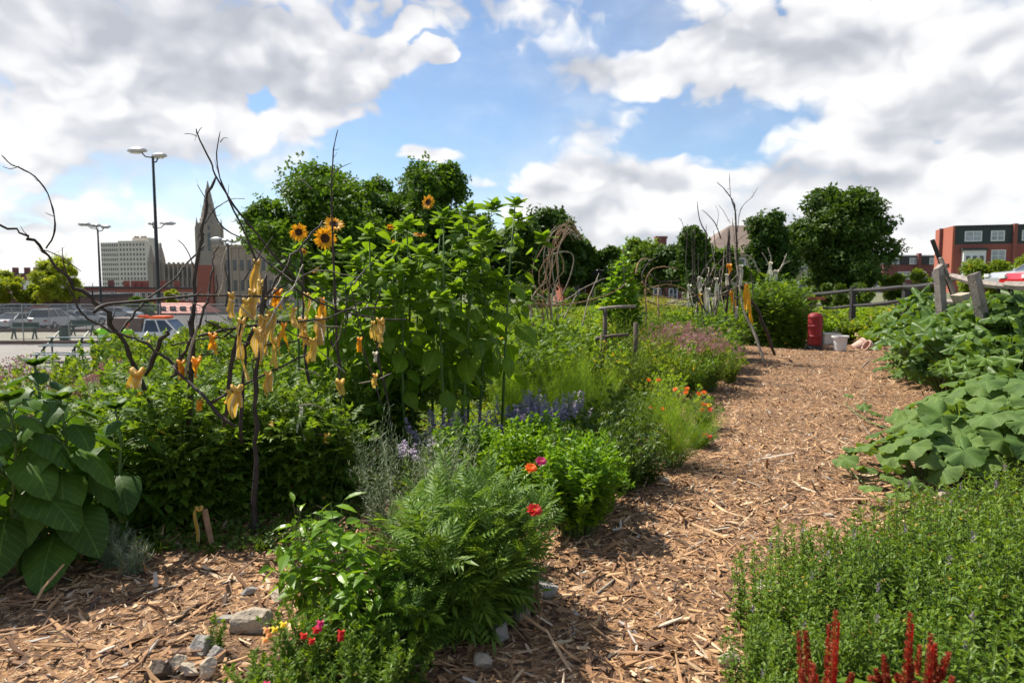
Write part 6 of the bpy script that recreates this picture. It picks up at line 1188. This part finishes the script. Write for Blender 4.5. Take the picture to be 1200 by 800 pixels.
# ---- split rail fence: weathered near part, black far part, receding to the left
FP = [(945, 25.5), (1000, 20.0), (1058, 15.2), (1099, 12.0), (1117, 10.2), (1181, 8.3), (1240, 7.0)]
fx = [at(px, 340, Y).x for px, Y in FP]; o7 = Vector((fx[3], 12.0, Hf(fx[3], 12.0))); FN = thing('split_rail_fence', 'split rail fence, weathered at the right and black further off, behind the squash bed', 'fence', o7)
def rail(a, b_, r, mat):
    m_ = MB(); a = Vector(a); b_ = Vector(b_); P = [tuple(a.lerp(b_, t)+Vector((0, 0, -.03*math.sin(math.pi*t)))-o7) for t in (0, .05, .25, .5, .75, .95, 1)]; return m_.tube(P, [r*.5, r*.8, r, r*1.1, r, r*.8, r*.5], 6).build('rail', G[mat], FN)
def post(i, top, w_, tilt=0., mat='cutwood'):
    px, Y = FP[i]; x = fx[i]; z0 = Hf(x, Y)-.2; zt = at(px, top, Y).z; m_ = MB().box((0, 0, (zt-z0)/2), (w_, w_*.75, zt-z0)); rng = rs(i+40); V = np.concatenate(m_.V); V[4:, 2] += rng.randn(4)*.025; q = Matrix.Rotation(tilt, 3, 'Y') @ Matrix.Rotation(rng.rand(), 3, 'Z'); m_.V = [V @ np.array(q).T+np.array((x, Y, z0))-np.array(o7)]; return m_.build('post', G[mat], FN)
post(0, 337, .14, 0, 'blackrail'); post(1, 336, .14, 0, 'blackrail'); post(2, 333, .14, .05, 'blackrail'); post(3, 316, .13, .03); post(4, 311, .125, -.12); post(5, 315, .125, -.25); post(6, 312, .2, 0)
R3 = lambda px, py, Y: tuple(at(px, py, Y))
rail(R3(1100, 332, 12.), R3(1058, 336, 15.2), .055, 'blackrail'); rail(R3(1058, 336, 15.2), R3(1000, 340, 20.), .06, 'blackrail'); rail(R3(1000, 340, 20), R3(945, 345, 25.5), .065, 'blackrail'); rail(R3(1000, 358, 20), R3(962, 361, 25), .055, 'blackrail'); rail(R3(1058, 352, 15.2), R3(1000, 358, 20), .05, 'blackrail')
rail(R3(1098, 331, 11.8), R3(1122, 323, 10.2), .05, 'cutwood'); rail(R3(1112, 322, 10.2), R3(1186, 336, 8.3), .048, 'cutwood'); rail(R3(1178, 333, 8.35), R3(1240, 331, 7.), .058, 'cutwood'); rail(R3(1100, 352, 12), R3(1186, 352, 8.3), .05, 'cutwood')
t_ = thing('leaning_pole', 'black metal pole leaning left above the squash', 'pole', tuple(at(1121, 352, 10.4)-Vector((0, 0, .35)))); l0 = t_.location.copy(); MB().tube([tuple(at(1124, 366, 10.4)-l0), tuple(at(1107, 320, 10.4)-l0), tuple(at(1092.5, 281, 10.4)-l0)], [.030, .030, .032], 10).build('pole', G['blackrail'], t_)
t_ = thing('leaning_stake', 'pale wooden stake leaning against the black pole', 'stake', l0+Vector((.05, -.1, 0))); l0 = t_.location.copy(); MB().beam(at(1126, 364, 10.2)-l0, at(1102, 302, 10.2)-l0, .07, .03).build('stake', G['cutwood'], t_)
p_ = at(1141, 353, 9.4); t_ = thing('stone_slab', 'pale pointed stone slab propped by the fence above the squash leaves', 'stone slab', p_-Vector((0, 0, .3)))
MB().prism([(-.26, .38), (-.12, .42), (.16, .33), (.34, .22), (.30, .12), (-.05, .18), (-.2, .28)], -.12, .12).build('slab', G['stone'], t_)
x = at(1150, 345, 14.).x; t_ = thing('teal_tub', 'small teal tub seen under the weathered rail', 'tub', (x, 14., Hf(x, 14.)+.0)); MB().lathe((0, 0, 0), [(.16, 0), (.2, .9), (.22, .95), (.18, .95), (.15, .8)], 16).build('tub', plain('teal plastic', (.10, .33, .36), .4), t_); MB().tube([(-.2, 0, .9), (0, -.2, 1.0), (.2, 0, .9)], .01, 6).build('handle', galv, t_)
x = at(1172, 345, 13.).x; t_ = thing('maroon_barrow', 'maroon barrow body behind the leaning fence post', 'wheelbarrow', (x, 13., Hf(x, 13.))); MB().prism([(-.35, .75), (.4, .85), (.3, .35), (-.15, .35)], -.3, .3).build('tray', plain('maroon paint', (.16, .02, .03), .5), t_); MB().lathe((.45, 0, .2), [(.1, -.05), (.2, -.05), (.2, .05), (.1, .05)], 14, rot=Matrix.Rotation(R(90), 3, 'X')).build('wheel', TYRE, t_); MB().beam((-.2, .2, .35), (-.25, .2, 0), .04, .04).beam((-.2, -.2, .35), (-.25, -.2, 0), .04, .04).build('leg', G['blackrail'], t_); MB().beam((-.1, .22, .4), (-.9, .25, .7), .03, .03).build('handle', G['cutwood'], t_)

# ---- red barrel, buckets, pots
redpl = plain('red plastic', (.24, .012, .012), .6, scale=4); x = at(955, 385, 16.9).x; t_ = thing('red_barrel', 'ribbed red barrel on a black base at the end of the path', 'barrel', (x, 16.9, Hf(x, 16.9)), 0)
MB().lathe((0, 0, .12), [(.13, 0), (.165, .04), (.165, .2), (.178, .22), (.178, .25), (.165, .27), (.168, .45), (.182, .47), (.182, .50), (.168, .52), (.165, .68), (.178, .70), (.17, .74), (.13, .80), (.04, .82)], 24).build('barrel', redpl, t_, smooth=False); MB().lathe((0, 0, 0), [(.17, 0), (.19, .02), (.17, .14)], 16).build('base', G['blackrail'], t_); MB().box((.21, .1, .40), (.05, .05, .8)).build('stand_post', G['blackrail'], t_)
x = at(953, 344, 19).x; t_ = thing('brick_red_board', 'weathered red brown board lying on the fence end beside the barrel', 'board', (x, 18.9, 1.25)); MB().box((0, 0, 0), (.5, .25, .07)).build('board', BR2, t_); MB().box((-.1, 0, -.66), (.06, .06, 1.25)).build('leg', G['cutwood'], t_)
wp = plain('white plastic', (.72, .71, .68), .4, scale=5, var=.08); terra = plain('terracotta', (.52, .23, .13), .8, scale=6, bump=.3); pinkp = plain('pale clay', (.58, .38, .30), .8, scale=6, bump=.3)
def lathed(name, label, cat, px, py, prof, mat, rot=None, lid=None, handle=None, group=None):
    w_ = gp(px, py); t_ = thing(name, label, cat, w_, 0, group); MB().lathe((0, 0, 0), prof, 22, rot=rot).build('body', mat, t_)
    if handle: MB().tube([(handle*math.cos(a), -.02-.1*math.sin(a), handle*0+.24-.14*math.sin(a)) for a in np.linspace(0, math.pi, 9)], .004, 5).build('handle', galv, t_)
    return t_
lathed('white_bucket', 'white bucket with flared rim standing in front of the tub', 'bucket', 984, 412, [(.13, 0), (.15, .3), (.155, .34), (.20, .345), (.20, .39), (.17, .39), (.16, .3), (.14, .05)], wp, handle=.17)
w_ = gp(972, 404); t_ = thing('white_tub', 'square white plastic tub on the chips by the path end', 'tub', w_+Vector((0, .1, 0)), .2); m_ = MB(); m_.box((0, 0, .15), (.44, .34, .3), taper=1.08); m_.build('body', wp, t_); m_ = MB(); m_.box((0, -.195, .3), (.52, .03, .035)).box((0, .195, .3), (.52, .03, .035)).box((-.245, 0, .3), (.03, .36, .035)).box((.245, 0, .3), (.03, .36, .035)); m_.build('rim', wp, t_)
w_ = gp(991, 402); t_ = thing('white_tub', 'second white tub behind the flared bucket', 'tub', w_+Vector((0, .2, 0)), -.2); MB().box((0, 0, .17), (.40, .32, .34), taper=1.08).build('body', wp, t_); MB().box((0, 0, .35), (.46, .38, .03)).build('lid', wp, t_)
PP_ = [(.09, 0), (.13, .22), (.155, .225), (.155, .28), (.13, .28), (.12, .2), (.08, .03)]
lathed('clay_pot', 'pale clay pot tipped on its side right of the white bucket', 'plant pot', 999, 409, [(r_*1.25, z_*1.2) for r_, z_ in PP_], pinkp, Matrix.Rotation(R(70), 3, 'Y')); lathed('clay_pot', 'dusty pink clay pot standing behind the tipped one', 'plant pot', 1011, 406, [(r_*1.3, z_*1.25) for r_, z_ in PP_], pinkp); lathed('clay_pot', 'orange terracotta pot furthest right of the containers', 'plant pot', 1020, 404, [(r_*1.3, z_*1.3) for r_, z_ in PP_], terra); lathed('clay_pot', 'small clay pot half under leaves at the end of the row', 'plant pot', 1026, 411, PP_, pinkp, Matrix.Rotation(R(-60), 3, 'Y'))

# ---- stones
def stone(label, px, py, sx_, sy_, sz_, mat, seed, rz=0., name='stone', dz=0.):
    rng = rs(seed); import bmesh as bm_; b = bm_.new(); bm_.ops.create_icosphere(b, subdivisions=3, radius=1.)
    pl = [(rng.randn(3), .45+.4*rng.rand()) for _ in range(11)]
    for v in b.verts:
        p = np.array(v.co)
        for n_, d_ in pl:
            n_ = n_/np.linalg.norm(n_); e = p @ n_
            if e > d_: p = p-n_*(e-d_)
        p = p*(1+.035*math.sin(p[0]*9+seed)+.03*math.cos(p[1]*11+p[2]*7)); v.co = (p[0]*sx_, p[1]*sy_, p[2]*sz_)
    me = bpy.data.meshes.new(name); b.to_mesh(me); b.free(); me.materials.append(G[mat]); o_ = bpy.data.objects.new(name, me); col.objects.link(o_); w_ = gp(px, py); o_.scale = (1.08, 1.08, 1.15); o_.location = w_+Vector((0, 0, sz_*.6+.02+dz)); o_.rotation_euler.z = rz; return tag(o_, label, 'stone', 'stones edging the beds')
for i, a_ in enumerate([('large rough tan stone beside the peach snapdragon', 298, 742, .105, .07, .055, 'stone'), ('blue grey angular stone on the chips, largest of the bottom left pile', 236, 768, .065, .05, .045, 'greystone'), ('light grey stone right of the angular one in the pile', 255, 778, .05, .045, .035, 'greystone'), ('brown stone at the left of the bottom pile', 186, 800, .06, .05, .045, 'bark'), ('rounded cream stone in the bottom pile', 207, 790, .045, .04, .035, 'stone'), ('cream stone beside the rounded one in the pile', 222, 796, .05, .035, .03, 'stone'), ('pale upright stone at the right of the bottom pile', 243, 797, .045, .04, .045, 'stone'), ('flat tan stone behind the large rough one', 330, 706, .07, .05, .03, 'stone'), ('small grey stone above the large rough one', 292, 700, .045, .03, .02, 'greystone'), ('pinkish stone left of the blue grey one', 224, 772, .035, .03, .02, 'tanstick'), ('flat stone left of the large rough one', 262, 733, .06, .04, .02, 'greystone'),
    ('grey stone under the marigold at the path side', 640, 700, .07, .06, .045, 'greystone'), ('tan stone under the marigold stems', 612, 728, .06, .05, .04, 'stone'), ('dark wet stone half hidden under the marigold', 585, 752, .05, .05, .05, 'greystone'), ('pale stone at the bottom under the marigold', 563, 785, .05, .04, .03, 'stone'), ('pale round stone at the bottom by the mint', 857, 783, .058, .05, .04, 'stone'), ('flat pale slab in the mint edge', 897, 694, .11, .08, .02, 'stone'), ('grey slab standing in the mint edge', 905, 705, .05, .04, .05, 'greystone'), ('tan stone where the path edge meets the fennel', 775, 568, .06, .04, .03, 'stone'), ('grey stone by the lowest red marigold', 824, 500, .09, .06, .05, 'greystone'), ('small stone left on the path below the basil', 745, 590, .04, .03, .02, 'stone'), ('small pale stone at the path edge by the dark plant', 800, 540, .05, .04, .03, 'stone'), ('white stone under the pumpkin leaves', 1068, 492, .12, .06, .05, 'stone'), ('pale stone lower under the pumpkin leaves', 1108, 585, .10, .06, .04, 'stone'), ('flat orange stone on the path chips before the mint', 970, 608, .05, .03, .012, 'stone'), ('small tan stone on the path left of the mint', 985, 590, .035, .025, .012, 'stone')]):
    stone(a_[0], *a_[1:6], a_[6], 700+i, rs(i).rand()*1.2-.6)
# ---- single sticks lying on the chips
for i, (label, pts, r_, mat) in enumerate([
    ('long thin curved twig lying on the chips at the bottom left', [(142, 800), (165, 785), (182, 757), (195, 742), (232, 740)], .006, 'tanstick'), ('dark split stick beside the curved twig', [(200, 738), (222, 722), (242, 708)], .010, 'bark'), ('pale bark strip in the mulch at left', [(165, 704), (190, 697), (215, 689)], .009, 'palestick'), ('long brown stick along the shadow edge at left', [(0, 714), (60, 708), (120, 706), (200, 704)], .007, 'tanstick'), ('straight stick in the mulch at the far left', [(0, 745), (30, 744), (58, 738)], .007, 'tanstick'),
    ('long forked stick at the bottom of the path', [(720, 770), (770, 774), (810, 782), (840, 797)], .009, 'tanstick'), ('bark strip at the middle of the path bottom', [(762, 742), (790, 735), (820, 733), (850, 729)], .011, 'tanstick'), ('dark twig lying across the near path', [(768, 628), (800, 640), (822, 650), (834, 662)], .006, 'bark'), ('thin curved twig on the path by the pumpkin runner', [(1000, 482), (1010, 500), (1026, 520)], .005, 'palestick'), ('pale stick on the path left of the mint', [(872, 566), (885, 572), (898, 578)], .006, 'palestick'), ('pale twig further up the path centre', [(905, 455), (925, 452), (950, 456)], .007, 'palestick'), ('short light stick beside the small twig heap', [(1010, 432), (1015, 427), (1020, 423)], .014, 'palestick'), ('bent twig beside the fennel shadow', [(842, 590), (850, 598), (856, 600)], .006, 'bark'), ('stick pair under the marigold shade', [(700, 700), (715, 690), (722, 680)], .009, 'palestick'), ('twig in the dappled shade of the basil', [(640, 655), (680, 652), (720, 640)], .005, 'bark')]):
    W_ = [gp(*p) for p in pts]; o_ = thing('stick', label, 'stick', W_[0], 0, 'sticks lying on the chips'); MB().tube([tuple(w-W_[0]+Vector((0, 0, .022+.012*math.sin(k*1.7)))) for k, w in enumerate(W_)], np.linspace(r_, r_*.6, len(W_)), 6).build('twig', G[mat], o_, smooth=True)
